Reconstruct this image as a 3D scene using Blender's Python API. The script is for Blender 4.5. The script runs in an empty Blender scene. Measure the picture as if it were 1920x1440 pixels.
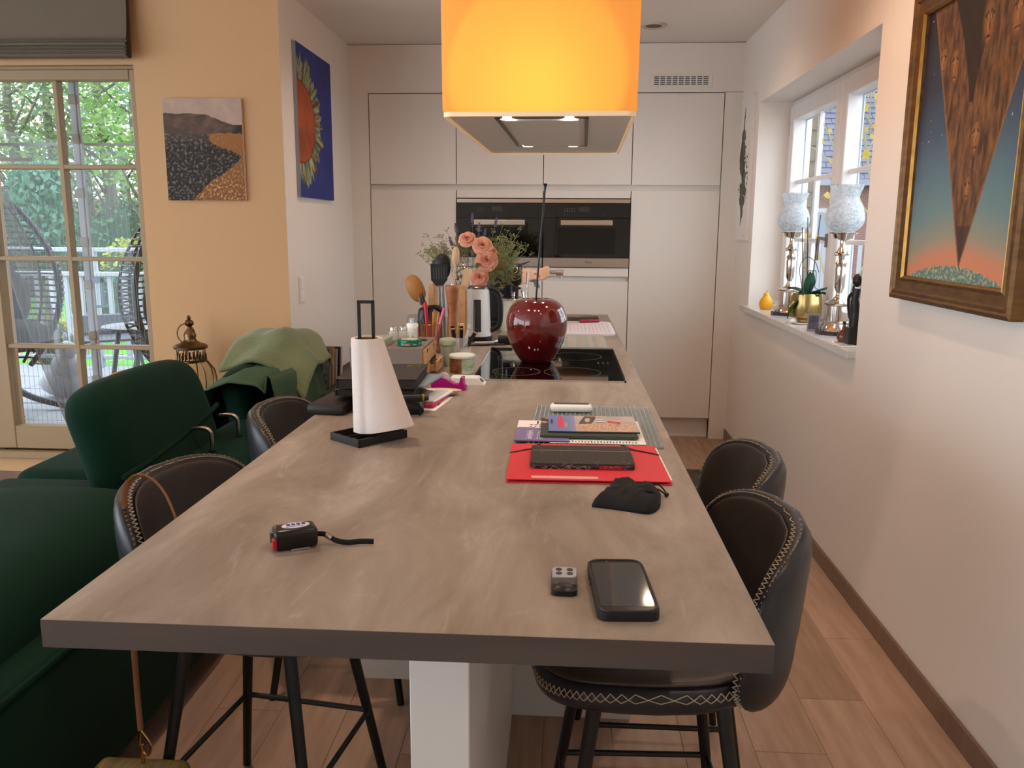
import bpy, bmesh, math, random
from mathutils import Vector, Matrix
random.seed(7)
PI = math.pi
sc = bpy.context.scene
COL = sc.collection
# ---------------------------------------------------------------- camera
cam_d = bpy.data.cameras.new('camera'); cam = bpy.data.objects.new('camera', cam_d); COL.objects.link(cam)
cam_d.sensor_width = 36.0; cam_d.lens = 36.0 * 1571 / 1920; cam_d.clip_start = .05; cam_d.clip_end = 300
_pi, _ya, _ro, CAMZ = .1834, .0599, .0065, 1.4701
_F = Vector((-math.sin(_ya)*math.cos(_pi), math.cos(_ya)*math.cos(_pi), -math.sin(_pi)))
_R = Vector((math.cos(_ya), math.sin(_ya), 0)); _U = _R.cross(_F)
_R, _U = _R*math.cos(_ro) + _U*math.sin(_ro), _U*math.cos(_ro) - _R*math.sin(_ro)
cam.matrix_world = Matrix(((_R.x, _U.x, -_F.x, 0), (_R.y, _U.y, -_F.y, 0), (_R.z, _U.z, -_F.z, CAMZ), (0, 0, 0, 1)))
sc.camera = cam
# ---------------------------------------------------------------- view and sky
sc.view_settings.view_transform = 'Standard'; sc.view_settings.look = 'None'
sc.view_settings.gamma = 1.0; sc.view_settings.use_curve_mapping = False
EXPOSURE = 0.0
sc.view_settings.exposure = EXPOSURE
W = bpy.data.worlds.new('overcast_sky'); sc.world = W; W.use_nodes = True
_bg = W.node_tree.nodes['Background']; _bg.inputs['Color'].default_value = (.80, .90, 1.0, 1); SKY = 4.8
_bg.inputs['Strength'].default_value = SKY
WARM = (1.0, .74, .54); NEUTRAL = (1.0, .80, .62)
def lamp(name, kind, loc, power, color, **kw):
    d = bpy.data.lights.new(name, kind); d.energy = power; d.color = color
    rot = kw.pop('rot', None)
    for k, v in kw.items(): setattr(d, k, v)
    o = bpy.data.objects.new(name, d); COL.objects.link(o); o.location = loc
    if rot: o.rotation_euler = rot
    return o
# ---------------------------------------------------------------- materials
def lin(c):
    if isinstance(c, str):
        c = [int(c[i:i+2], 16)/255 for i in (0, 2, 4)]
    return tuple(x/12.92 if x <= .04045 else ((x+.055)/1.055)**2.4 for x in c) + (1,)
MATS = {}
def mat(name, col, rough=.5, metal=0., noise=None, bump=None, coat=0., trans=0., alpha=1., emit=None, spec=.5, sheen=0., ior=1.45):
    """noise=(scale, other colour, detail[, stretch xyz]); bump=(scale, strength)"""
    if name in MATS: return MATS[name]
    m = bpy.data.materials.new(name); m.use_nodes = True; MATS[name] = m
    nt = m.node_tree; b = nt.nodes['Principled BSDF']; L = nt.links.new
    b.inputs['Base Color'].default_value = lin(col); b.inputs['Roughness'].default_value = rough
    b.inputs['Metallic'].default_value = metal; b.inputs['Coat Weight'].default_value = coat
    b.inputs['Transmission Weight'].default_value = trans; b.inputs['Alpha'].default_value = alpha
    b.inputs['Specular IOR Level'].default_value = spec; b.inputs['Sheen Weight'].default_value = sheen; b.inputs['IOR'].default_value = ior
    if emit:
        b.inputs['Emission Color'].default_value = lin(emit[0]); b.inputs['Emission Strength'].default_value = emit[1]
    if noise or bump:
        tc = nt.nodes.new('ShaderNodeTexCoord')
    if noise:
        n = nt.nodes.new('ShaderNodeTexNoise'); n.inputs['Scale'].default_value = noise[0]; n.inputs['Detail'].default_value = noise[2] if len(noise) > 2 else 4
        mp = nt.nodes.new('ShaderNodeMapping'); L(tc.outputs['Object'], mp.inputs['Vector']); L(mp.outputs['Vector'], n.inputs['Vector'])
        if len(noise) > 3: mp.inputs['Scale'].default_value = noise[3]
        r = nt.nodes.new('ShaderNodeValToRGB'); r.color_ramp.elements[0].position = .3; r.color_ramp.elements[1].position = .7
        r.color_ramp.elements[0].color = lin(col); r.color_ramp.elements[1].color = lin(noise[1])
        L(n.outputs['Fac'], r.inputs['Fac']); L(r.outputs['Color'], b.inputs['Base Color'])
    if bump:
        n2 = nt.nodes.new('ShaderNodeTexNoise'); n2.inputs['Scale'].default_value = bump[0]; n2.inputs['Detail'].default_value = 3
        mp2 = nt.nodes.new('ShaderNodeMapping'); L(tc.outputs['Object'], mp2.inputs['Vector']); L(mp2.outputs['Vector'], n2.inputs['Vector'])
        if len(bump) > 2: mp2.inputs['Scale'].default_value = bump[2]
        bp = nt.nodes.new('ShaderNodeBump'); bp.inputs['Strength'].default_value = bump[1]; bp.inputs['Distance'].default_value = .01
        L(n2.outputs['Fac'], bp.inputs['Height']); L(bp.outputs['Normal'], b.inputs['Normal'])
    return m
def glass(name, col='FFFFFF', rough=0., tint=.0, thin=True):
    """thin sheet: mostly transparent, reflects at grazing angles"""
    if name in MATS: return MATS[name]
    m = bpy.data.materials.new(name); m.use_nodes = True; MATS[name] = m
    nt = m.node_tree; nt.nodes.clear(); L = nt.links.new
    out = nt.nodes.new('ShaderNodeOutputMaterial'); mix = nt.nodes.new('ShaderNodeMixShader')
    t = nt.nodes.new('ShaderNodeBsdfTransparent'); g = nt.nodes.new('ShaderNodeBsdfGlossy'); fr = nt.nodes.new('ShaderNodeFresnel')
    t.inputs['Color'].default_value = lin(col); g.inputs['Roughness'].default_value = rough; fr.inputs['IOR'].default_value = 1.45
    ge = nt.nodes.new('ShaderNodeNewGeometry'); mu = nt.nodes.new('ShaderNodeMath'); mu.operation = 'MULTIPLY'; sb = nt.nodes.new('ShaderNodeMath'); sb.operation = 'SUBTRACT'; sb.inputs[0].default_value = 1
    L(ge.outputs['Backfacing'], sb.inputs[1]); L(fr.outputs['Fac'], mu.inputs[0]); L(sb.outputs[0], mu.inputs[1]); L(mu.outputs[0], mix.inputs['Fac']); L(t.outputs['BSDF'], mix.inputs[1]); L(g.outputs['BSDF'], mix.inputs[2]); L(mix.outputs['Shader'], out.inputs['Surface'])
    return m
# ---------------------------------------------------------------- mesh builder
class MB:
    def __init__(s): s.v = []; s.f = []; s.mi = []
    def add(s, vs, fs, mi=0):
        o = len(s.v); s.v += [tuple(v) for v in vs]; s.f += [tuple(i+o for i in f) for f in fs]; s.mi += [mi]*len(fs); return s
    def box(s, x0, x1, y0, y1, z0, z1, mi=0):
        vs = [(x, y, z) for z in (z0, z1) for y in (y0, y1) for x in (x0, x1)]
        return s.add(vs, [(0,2,3,1),(4,5,7,6),(0,1,5,4),(2,6,7,3),(0,4,6,2),(1,3,7,5)], mi)
    def rbox(s, x0, x1, y0, y1, z0, z1, r=.005, seg=2, mi=0):
        bm = bmesh.new(); bmesh.ops.create_cube(bm, size=1)
        for v in bm.verts: v.co = Vector(((x0+x1)/2 + v.co.x*(x1-x0), (y0+y1)/2 + v.co.y*(y1-y0), (z0+z1)/2 + v.co.z*(z1-z0)))
        r = min(r, .499*min(x1-x0, y1-y0, z1-z0))
        bmesh.ops.bevel(bm, geom=bm.edges[:], offset=r, segments=seg, affect='EDGES', profile=.5)
        s.bm(bm, mi); bm.free(); return s
    def bm(s, bm, mi=0):
        bm.verts.index_update()
        return s.add([v.co[:] for v in bm.verts], [[v.index for v in f.verts] for f in bm.faces], mi)
    def prism(s, poly, z0, z1, mi=0):
        n = len(poly); vs = [(x, y, z0) for x, y in poly] + [(x, y, z1) for x, y in poly]
        return s.add(vs, [tuple(range(n-1, -1, -1)), tuple(range(n, 2*n))] + [(i, (i+1) % n, n+(i+1) % n, n+i) for i in range(n)], mi)
    def rprism(s, x0, x1, y0, y1, z0, z1, r, seg=5, mi=0):
        p = []
        for cx, cy, a0 in ((x1-r, y1-r, 0), (x0+r, y1-r, PI/2), (x0+r, y0+r, PI), (x1-r, y0+r, 1.5*PI)):
            p += [(cx + r*math.cos(a0+PI/2*i/seg), cy + r*math.sin(a0+PI/2*i/seg)) for i in range(seg+1)]
        return s.prism(p, z0, z1, mi)
    def lathe(s, prof, n=28, c=(0, 0, 0), mi=0, sx=1., sy=1.):
        vs = []; fs = []
        for r, z in prof:
            r = max(r, 1e-5)
            vs += [(c[0]+sx*r*math.cos(2*PI*i/n), c[1]+sy*r*math.sin(2*PI*i/n), c[2]+z) for i in range(n)]
        for k in range(len(prof)-1):
            for i in range(n):
                j = (i+1) % n; fs.append((k*n+i, k*n+j, (k+1)*n+j, (k+1)*n+i))
        return s.add(vs, fs, mi)
    def cyl(s, p0, p1, r0, r1=None, n=14, mi=0):
        p0, p1 = Vector(p0), Vector(p1); r1 = r0 if r1 is None else r1
        d = (p1-p0).normalized(); a = d.orthogonal().normalized(); b = d.cross(a)
        vs = [p0 + (a*math.cos(2*PI*i/n)+b*math.sin(2*PI*i/n))*r0 for i in range(n)] + [p1 + (a*math.cos(2*PI*i/n)+b*math.sin(2*PI*i/n))*r1 for i in range(n)]
        return s.add(vs, [(i, (i+1) % n, n+(i+1) % n, n+i) for i in range(n)] + [tuple(range(n-1, -1, -1)), tuple(range(n, 2*n))], mi)
    def tube(s, pts, r, n=8, closed=False, mi=0, flat=None):
        """r: number or list; flat=(a,b) gives an elliptical section"""
        P = [Vector(p) for p in pts]; m = len(P); vs = []; fs = []; ref = None
        for k in range(m):
            if closed: d = P[(k+1) % m]-P[k-1]
            else: d = P[min(k+1, m-1)]-P[max(k-1, 0)]
            d = d.normalized() if d.length > 1e-9 else Vector((0, 0, 1))
            if ref is None: ref = d.orthogonal().normalized() if flat is None or abs(d.z) > .9 else Vector((0, 0, 1))
            a = (ref - d*ref.dot(d)); a = a.normalized() if a.length > 1e-6 else d.orthogonal().normalized(); ref = a; b = d.cross(a)
            rr = r[k] if isinstance(r, (list, tuple)) else r
            ra, rb = (rr, rr) if flat is None else (rr*flat[0], rr*flat[1])
            vs += [P[k] + a*math.cos(2*PI*i/n)*ra + b*math.sin(2*PI*i/n)*rb for i in range(n)]
        for k in range(m if closed else m-1):
            for i in range(n):
                j = (i+1) % n; k2 = (k+1) % m; fs.append((k*n+i, k*n+j, k2*n+j, k2*n+i))
        if not closed: fs += [tuple(range(n-1, -1, -1)), tuple(range((m-1)*n, m*n))]
        return s.add(vs, fs, mi)
    def grid(s, fn, nu, nv, cu=False, cv=False, mi=0):
        vs = [fn(i/(nu if cu else nu-1), j/(nv if cv else nv-1)) for i in range(nu) for j in range(nv)]; fs = []
        for i in range(nu if cu else nu-1):
            for j in range(nv if cv else nv-1):
                i2 = (i+1) % nu; j2 = (j+1) % nv; fs.append((i*nv+j, i2*nv+j, i2*nv+j2, i*nv+j2))
        return s.add(vs, fs, mi)
    def sphere(s, c, rx, ry=None, rz=None, nu=16, nv=10, e=1., mi=0):
        ry = rx if ry is None else ry; rz = rx if rz is None else rz
        pw = lambda x: math.copysign(abs(x)**e, x)
        def fn(u, v):
            a = 2*PI*u; b = -PI/2 + PI*v
            return (c[0]+rx*pw(math.cos(b))*pw(math.cos(a)), c[1]+ry*pw(math.cos(b))*pw(math.sin(a)), c[2]+rz*pw(math.sin(b)))
        return s.grid(fn, nu, nv, cu=True, mi=mi)
    def xf(s, M, start=0):
        s.v = s.v[:start] + [tuple(M @ Vector(v)) for v in s.v[start:]]; return s
    def mesh(s, name, mats, smooth=False):
        me = bpy.data.meshes.new(name); me.from_pydata(s.v, [], s.f)
        for m in (mats if isinstance(mats, (list, tuple)) else [mats]): me.materials.append(m)
        if any(s.mi): me.polygons.foreach_set('material_index', s.mi)
        bm = bmesh.new(); bm.from_mesh(me)
        bmesh.ops.remove_doubles(bm, verts=bm.verts, dist=2e-6)
        bmesh.ops.recalc_face_normals(bm, faces=bm.faces); bm.to_mesh(me); bm.free()
        if smooth:
            me.polygons.foreach_set('use_smooth', [True]*len(me.polygons))
            if smooth != 'all': me.set_sharp_from_angle(angle=math.radians(smooth if smooth is not True else 40))
        me.update(); return me
    def obj(s, name, mats, parent=None, smooth=False, loc=None, rot=None):
        o = bpy.data.objects.new(name, s.mesh(name, mats, smooth)); COL.objects.link(o)
        if parent is not None: o.parent = parent
        if loc: o.location = loc
        if rot: o.rotation_euler = rot
        return o
def R3(rx=0, ry=0, rz=0, loc=(0, 0, 0)):
    return Matrix.Translation(loc) @ Matrix.Rotation(rz, 4, 'Z') @ Matrix.Rotation(ry, 4, 'Y') @ Matrix.Rotation(rx, 4, 'X')
def tag(o, label, cat, group=None):
    o['label'] = label; o['category'] = cat
    if group: o['group'] = group
    return o
def thing(name, label, cat, loc=(0, 0, 0), rz=0., group=None):
    o = bpy.data.objects.new(name, None); COL.objects.link(o); o.location = loc; o.rotation_euler = (0, 0, rz); o.empty_display_size = .1
    return tag(o, label, cat, group)
def struct(o, label=None):
    o['kind'] = 'structure'
    if label: o['label'] = label
    return o
def stuff(o): o['kind'] = 'stuff'; return o
def dup(root, loc=None, rz=None, label=None, parent=None):
    r = root.copy(); COL.objects.link(r); r.parent = parent
    if loc is not None: r.location = loc
    if rz is not None: r.rotation_euler = (0, 0, rz)
    if label: r['label'] = label
    for ch in list(root.children): dup(ch, parent=r)
    return r
def text(body, size, mat_, parent, M, name='lettering', align='CENTER', depth=.0002):
    c = bpy.data.curves.new('t', 'FONT'); c.body = body; c.size = size; c.align_x = align; c.align_y = 'CENTER'; c.extrude = depth
    c.resolution_u = 2
    o = bpy.data.objects.new('t', c); COL.objects.link(o); bpy.context.view_layer.update()
    me = bpy.data.meshes.new_from_object(o.evaluated_get(bpy.context.evaluated_depsgraph_get()))
    bpy.data.objects.remove(o); me.transform(M); me.materials.clear(); me.materials.append(mat_)
    t = bpy.data.objects.new(name, me); COL.objects.link(t); t.parent = parent; return t
# orientations for flat print: facing -Y (towards the camera), facing -X (on the right wall), facing +X (on the left wall)
def face_cam(loc, rz=0): return Matrix.Translation(loc) @ Matrix.Rotation(rz, 4, 'Z') @ Matrix.Rotation(PI/2, 4, 'X')
def catmull(pts, k=6):
    P = [Vector(p) for p in pts]; P = [2*P[0]-P[1]] + P + [2*P[-1]-P[-2]]; out = []
    for i in range(1, len(P)-2):
        for j in range(k):
            t = j/k; a, b, c, d = P[i-1:i+3]
            out.append(.5*((2*b)+(c-a)*t+(2*a-5*b+4*c-d)*t*t+(3*b-a-3*c+d)*t**3))
    out.append(P[-2]); return out
# ================================================================= THE ROOM
XW, XL, YB, YG, ZC = 1.173, -1.4808, 5.9025, 4.478, 2.6853
ZT = .9656                                   # top of the worktop
paint = mat('wall_paint', 'EDE6DE', .75, bump=(240, .03))
beige_wall = mat('wall_beige', 'C7A176', .75, bump=(240, .03))  # beige tone on the garden-side walls, darker than the other walls
lacquer = mat('cabinet_lacquer', 'E8E1D8', .42)
white_gloss = mat('white_lacquer', 'E4E2E0', .35)
black_metal = mat('black_metal', '141414', .45)
steel = mat('brushed_steel', 'B9ADA0', .32, 1., bump=(60, .05, (1, 1, 30)))
chrome = mat('chrome', 'E0DEDA', .08, 1.)
dark_gap = mat('dark_gap', '2A2622', .9)
black_glass = mat('black_glass', '050505', .04, coat=.5)
black_plastic = mat('black_plastic', '121213', .4)
white_plastic = mat('white_plastic', 'EEECE8', .35)
paper = mat('paper', 'F1EDE7', .8)
clear = glass('clear_glass')
wood_mat = mat('light_wood', 'C99B68', .5, noise=(6, 'B98553', 5, (1, 1, 8)))
# ---- floor: wood-look tiles, each its own piece
grout = mat('floor_grout', 'C9B098', .8)
tile_m = mat('floor_wood_tile', 'B4947E', .40, noise=(5, '9C7C66', 6, (6, .7, 1)), bump=(30, .08, (8, 1, 1)))
tile_m2 = mat('floor_wood_tile_b', 'BC9C88', .40, noise=(4, 'A4846E', 6, (6, .7, 1)), bump=(30, .08, (8, 1, 1)))
tile_m3 = mat('floor_wood_tile_c', 'AC8C76', .40, noise=(5, '94745E', 6, (6, .7, 1)), bump=(30, .08, (8, 1, 1)))
fl = struct(MB().box(-6, 1.3, -3, 6.6, -.12, -.003).obj('floor', grout), 'brown wood-look plank tile floor with pale joints')
PW = .2025
meshes = []
for m_ in (tile_m, tile_m2, tile_m3):
    meshes.append(MB().rbox(.001, PW-.001, .001, 1.199, -.012, 0, .0008, 1).mesh('plank', m_))
def plank(x, y, me):
    o = bpy.data.objects.new('plank', me); COL.objects.link(o); o.parent = fl; o.location = (x, y, 0)
offs = {0: .28, 1: .98, 2: .42, 3: .9, 4: .1, 5: .518 - .002}
for k in range(-29, 6):
    x = -.036 + PW*k
    off = {4: 2.503, 5: 2.918, 1: 2.18}.get(k, (k*.737) % 1.2)
    y = off - 1.2*math.ceil((off+.3)/1.2)
    while y < 5.9:
        if y + 1.2 > (.2 if k > -6 else -.1) and not (k < -8 and y > 4.5): plank(x, y, meshes[(k*7 + int(y*3)) % 3])
        y += 1.2
struct(MB().box(-6, 1.473, -3, 6.6, ZC, ZC+.12).obj('ceiling', paint))
# ---- walls
def wall_with_hole(name, axis, a0, a1, t0, t1, hole, m, z1=ZC):
    b = MB(); h0, h1, k0, k1 = hole
    for p, q, r, s in ((a0, h0, 0, z1), (h1, a1, 0, z1), (h0, h1, 0, k0), (h0, h1, k1, z1)):
        if axis == 'y': b.box(t0, t1, p, q, r, s)
        else: b.box(p, q, t0, t1, r, s)
    return struct(b.obj(name, m))
WY0, WY1, WZ0, WZ1 = 3.395, 5.395, .985, 2.233          # kitchen window opening in the right wall
wall_with_hole('wall_right', 'y', -3, 6.6, XW, XW+.32, (WY0, WY1, WZ0, WZ1), paint)
GX0, GX1, GZ0, GZ1 = -3.25, -2.262, .205, 2.300          # garden window
wall_with_hole('wall_garden', 'x', -6, XL-.12, YG, YG+.3, (GX0, GX1, GZ0, GZ1), beige_wall)
struct(MB().box(XL-.12, XL, YG, 6.6, 0, ZC, 0).obj('wall_left', [paint, beige_wall]))
for p_ in bpy.data.objects['wall_left'].data.polygons:
    if p_.normal.y < -.5: p_.material_index = 1
struct(MB().box(XL-.12, 1.473, 6.6, 6.7, 0, ZC).obj('wall_back', paint))
wall_with_hole('wall_near', 'x', -6, 1.473, -3.2, -3, (-5.8, -3.0, .1, 2.5), paint)
wall_with_hole('wall_far_left', 'y', -3, 4.478, -6.2, -6, (-2.8, 3.4, .1, 2.5), beige_wall)
base_m = mat('baseboard_tile', '84695A', .4, noise=(7, '745A4B', 5, (1, 6, 1)))
struct(MB().rbox(XW-.012, XW, -3, YB, 0, .075, .002, 1).obj('baseboard_right', base_m))
struct(MB().rbox(-6, XL-.001, YG-.012, YG, 0, .078, .002, 1).obj('baseboard_garden', base_m))
# ---- cabinet wall: fillers flush with the doors
cx = [-1.3477 + .6*i for i in range(5)]
struct(MB().box(XL, cx[0]-.003, YB, YB+.03, 0, 2.371).box(XL, cx[4], YB, YB+.03, 2.371, ZC-.004).box(cx[4]-.001, XW, YB, YB+.03, 2.374, ZC-.004).obj('trim_1', lacquer), 'white lacquered filler panels around the tall cabinets')
struct(MB().box(cx[4]+.003, XW, YB, YB+.03, 0, 2.371).obj('trim_2', lacquer), 'narrow white filler panel between tall cabinets and right wall')
gapm = mat('door_gap', '2E2822', .9)
LAB = ['white flush tall cabinet column beside the wall with the sunflower painting', 'white cabinet column around the left-hand oven behind the flowers',
       'white cabinet column around the oven with lettering on its steel strip', 'white flush tall cabinet column under the wall vent near the window']
g_ = .0026
for i in range(4):
    x0, x1 = cx[i], cx[i+1]; mid = i in (1, 2)
    t = thing('tall_cabinet', LAB[i], 'cabinet', ((x0+x1)/2, YB+.3, 0)); hx = (x1-x0)/2
    yf = -.3
    def door(name, z0, z1, a=-1, b=1):
        return MB().rbox(a*(hx-g_), b*(hx-g_), yf, yf+.02, z0+g_, z1-g_, .0012, 1).obj(name, lacquer, t)
    MB().box(-hx, hx, yf+.045, .28, .16, 2.368).obj('body', gapm, t)
    MB().box(-hx, hx, yf+.06, yf+.075, 0, .15).obj('toe_kick', lacquer, t)
    MB().box(-hx, hx, yf+.03, yf+.044, 1.728, 1.772).obj('grip_recess', lacquer, t)
    door('upper_door', 1.765, 2.368)
    if mid:
        door('top_panel', 1.676, 1.735); door('bottom_panel', 1.142, 1.207); door('lower_door', .147, 1.116)
        MB().box(-hx, hx, yf+.03, yf+.044, 1.11, 1.15).obj('lower_grip_recess', lacquer, t)
    else:
        door('lower_door', .147, 1.735)
btn = mat('touch_key', '5A544E', .5)
for i, lab in ((1, 'built-in black glass oven behind the flowers, six touch keys on its panel'), (2, 'built-in black glass oven with lettered steel strip, beside the other oven')):
    x0, x1 = cx[i]+.004, cx[i+1]-.003; w = (x1-x0)/2
    t = thing('oven', lab, 'oven', ((x0+x1)/2, YB, 1.209))
    MB().box(-w+.01, w-.01, .022, .044, .004, .46).obj('housing', black_plastic, t)
    MB().rbox(-w, w, -.012, .02, .436, .463, .0015, 1).obj('top_strip', steel, t)
    MB().rbox(-w, w, -.012, .02, .336, .435, .001, 1).obj('control_panel', black_glass, t)
    dr = MB().rbox(-w, w, -.012, .02, .0645, .335, .001, 1).obj('door', black_glass, t)
    MB().rbox(-.176, .176, -.042, -.030, .286, .320, .002, 2).box(-.16, -.14, -.03, -.012, .296, .31).box(.14, .16, -.03, -.012, .296, .31).obj('handle', steel, dr)
    MB().rbox(-w, w, -.013, .02, .0, .0635, .0015, 1).obj('bottom_strip', steel, t)
    b = MB()
    nk = 3 if i == 1 else 5
    for r in range(2):
        for k in range(nk): b.cyl((-.15+.017*k, -.0125, .399-.016*r), (-.15+.017*k, -.0118, .399-.016*r), .0045, n=8)
    for q in ((-.196, .36), (-.15, .36), (-.132, .36), (.09, .395), (.105, .36), (.125, .36)): b.cyl((q[0], -.0125, q[1]), (q[0], -.0118, q[1]), .003, n=6)
    stuff(b.obj('touch_keys', btn, t))
    MB().box(-.055, .02, -.0126, -.0118, .379, .411).obj('display', mat('oven_display', '3A3431', .3), t)
    MB().box(-.2, .2, -.0122, -.0118, .09, .27).obj('door_window', mat('oven_window', '0A0A0A', .08), dr)
    if i == 2: text('Miele', .021, mat('print_dark', '241F1C', .6), t, face_cam((.02, -.0135, .034)))
# ---- vent in the top filler
t = thing('vent_grille', 'white slotted vent grille above the tall cabinets', 'vent', (.7615, YB, 2.405))
MB().rbox(-.2045, .2045, -.004, 0, 0, .082, .002, 1).obj('frame', lacquer, t)
b = MB()
for k in range(9):
    for r in range(5): b.box(-.18+.0405*k, -.148+.0405*k, -.0046, -.0038, .013+.0118*r, .019+.0118*r)
b.obj('slots', mat('vent_slot', '3C4448', .8), t)
# ================================================================= KITCHEN WINDOW (right wall)
upvc = mat('window_frame', 'E9E7E6', .35)
FX = XW+.2
wroot = thing('window_1', 'white two-sash kitchen window with glazing bars in the right wall', 'window', (FX, (WY0+WY1)/2, WZ0)); del wroot['category']; struct(wroot)
hy = (WY1-WY0)/2; wz = WZ1-WZ0
def frame_yz(b, y0, y1, z0, z1, w, x0, x1, r=.004):
    b.rbox(x0, x1, y0, y0+w, z0, z1, r, 1).rbox(x0, x1, y1-w, y1, z0, z1, r, 1).rbox(x0, x1, y0+w, y1-w, z0, z0+w, r, 1).rbox(x0, x1, y0+w, y1-w, z1-w, z1, r, 1); return b
frame_yz(MB(), -hy, hy, .0, wz, .045, .0, .07).obj('window_frame', upvc, wroot)
for (a, c, nm) in ((-hy+.03, -.002, 0), (.002, hy-.03, 1)):
    s_ = frame_yz(MB(), a, c, .03, wz-.03, .085, -.02, .055).obj('sash', upvc, wroot)
    ga, gc, gz0, gz1 = a+.085, c-.085, .115, wz-.115
    b = MB(); b.rbox(.014, .036, (ga+gc)/2-.011, (ga+gc)/2+.011, gz0, gz1, .003, 1)
    b.obj('glazing_bar', upvc, s_)
    for zz in (.77, .43): MB().rbox(.012, .038, ga, gc, zz-.012, zz+.012, .003, 1).obj('glazing_bar', upvc, s_)
    frame_yz(MB(), ga-.004, gc+.004, gz0-.004, gz1+.004, .010, .052, .062).obj('outer_bead', mat('outer_frame', 'A9BDCB', .4), s_)
    MB().box(.024, .027, ga, gc, gz0, gz1).obj('pane', clear, s_)
hd = mat('handle_grey', '8A857F', .35, .6)
MB().rbox(-.03, -.02, .062, .088, .40, .47, .004, 2).tube(catmull([(-.03, .075, .44), (-.062, .077, .448), (-.066, .079, .42), (-.064, .082, .335)], 5), .009, 10).obj('handle', hd, wroot, True)
MB().cyl((-.012, hy-.028, 1.05), (-.012, hy-.028, 1.13), .009, n=10).obj('hinge', hd, wroot, True)
sill_m = mat('sill_stone', 'DAD9D8', .15, noise=(30, 'CFCECD', 3))
struct(MB().rbox(XW-.035, FX+.01, WY0, WY1+.1, WZ0-.02, 1.0, .003, 1).obj('trim_3', sill_m), 'polished pale stone window sill')
# ================================================================= GARDEN WINDOW
tau = mat('window_frame_taupe', '97815F', .45)
GY = YG+.02
groot = thing('window_2', 'tall garden window with taupe frame and two by four panes', 'window', ((GX0+GX1)/2, GY, GZ0)); del groot['category']; struct(groot)
gw = (GX1-GX0)/2; gz = GZ1-GZ0
def frame_xz(b, x0, x1, z0, z1, wl, wr, wb, wt, y0, y1, r=.005):
    b.rbox(x0, x0+wl, y0, y1, z0, z1, r, 1).rbox(x1-wr, x1, y0, y1, z0, z1, r, 1).rbox(x0+wl, x1-wr, y0, y1, z0, z0+wb, r, 1).rbox(x0+wl, x1-wr, y0, y1, z1-wt, z1, r, 1); return b
frame_xz(MB(), -gw, gw, 0, gz, .045, .0, .0, .03, .0, .09).obj('window_frame', tau, groot)
frame_xz(MB(), -gw+.02, gw, .005, gz-.02, .115, .032, .133, .055, -.012, .06).obj('sash', tau, groot)
gx0, gx1, gb, gt = -gw+.135, gw-.032, .138, gz-.075
xm = -2.708-(GX0+GX1)/2
MB().rbox(xm-.013, xm+.013, -.004, .05, gb, gt, .003, 1).obj('glazing_bar', tau, groot)
for zz in (1.782, 1.291, .802):
    MB().rbox(gx0, gx1, -.002, .05, zz-GZ0-.012, zz-GZ0+.012, .003, 1).obj('glazing_bar', tau, groot)
zr = [gb, .802-GZ0, 1.291-GZ0, 1.782-GZ0, gt]
for k in range(4):
    for (a, c) in ((gx0, xm), (xm, gx1)): MB().box(a, c, .024, .027, zr[k], zr[k+1]).obj('pane', clear, groot)
struct(MB().rbox(GX0-.05, GX1+.02, YG-.045, YG+.02, .165, .205, .004, 1).obj('trim_4', tau), 'taupe ledge below the garden window')
# ---- roman blind
bl = mat('linen_grey', '6E6454', .9, bump=(400, .3))
t = thing('roman_blind', 'grey-brown linen roman blind pulled up above the garden window', 'blind', (-2.76, YG-.06, 2.32))
prof = [(-.012, .30), (-.02, .20), (-.035, .10), (-.05, .085), (-.03, .08), (-.055, .06), (-.035, .05), (-.058, .042), (-.04, .034), (-.06, .026), (-.042, .018), (-.058, .008), (-.04, .0), (.0, .0), (.01, .05), (.015, .30)]
pc = catmull([(0, y, z) for y, z in prof], 4)
def fnb(u, v):
    p = pc[min(int(v*(len(pc)-1)+.5), len(pc)-1)]; x = -.60+1.12*u
    e = math.sin(u*3.0)*.004
    return (x, p.y+e, p.z+e*.6)
MB().grid(fnb, 24, len(pc)).obj('fabric', bl, t, 'all')
MB().rbox(-.6, .53, -.012, .03, .3, .36, .004, 1).obj('head_rail', mat('blind_rail', 'B8AA92', .6), t)
# ================================================================= ISLAND
conc = mat('worktop_concrete', '9A8A7C', .42)
nt = conc.node_tree; L = nt.links.new; bs = nt.nodes['Principled BSDF']
tc = nt.nodes.new('ShaderNodeTexCoord')
def _noise(scale, det, stretch, dist=0.):
    mp = nt.nodes.new('ShaderNodeMapping'); mp.inputs['Scale'].default_value = stretch; L(tc.outputs['Object'], mp.inputs['Vector'])
    n = nt.nodes.new('ShaderNodeTexNoise'); n.inputs['Scale'].default_value = scale; n.inputs['Detail'].default_value = det; n.inputs['Distortion'].default_value = dist
    n.inputs['Roughness'].default_value = .65
    L(mp.outputs['Vector'], n.inputs['Vector']); return n
def _ramp(n, stops):
    r = nt.nodes.new('ShaderNodeValToRGB'); cr = r.color_ramp
    while len(cr.elements) < len(stops): cr.elements.new(.5)
    for e, (p, c) in zip(cr.elements, stops): e.position = p; e.color = lin(c)
    L(n.outputs['Fac'], r.inputs['Fac']); return r
n1 = _noise(4.5, 10, (1.3, .40, 1), .8); r1 = _ramp(n1, [(.30, '75675B'), (.45, '8B7D70'), (.58, '9A8D81'), (.74, 'B0A499')])
n2 = _noise(9, 10, (2.6, .5, 1), 1.2); r2 = _ramp(n2, [(.56, '000000'), (.62, '303030'), (.67, '5A5A5A'), (.72, '000000')])
mx = nt.nodes.new('ShaderNodeMix'); mx.data_type = 'RGBA'; mx.blend_type = 'SCREEN'; mx.inputs[0].default_value = .9
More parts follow.
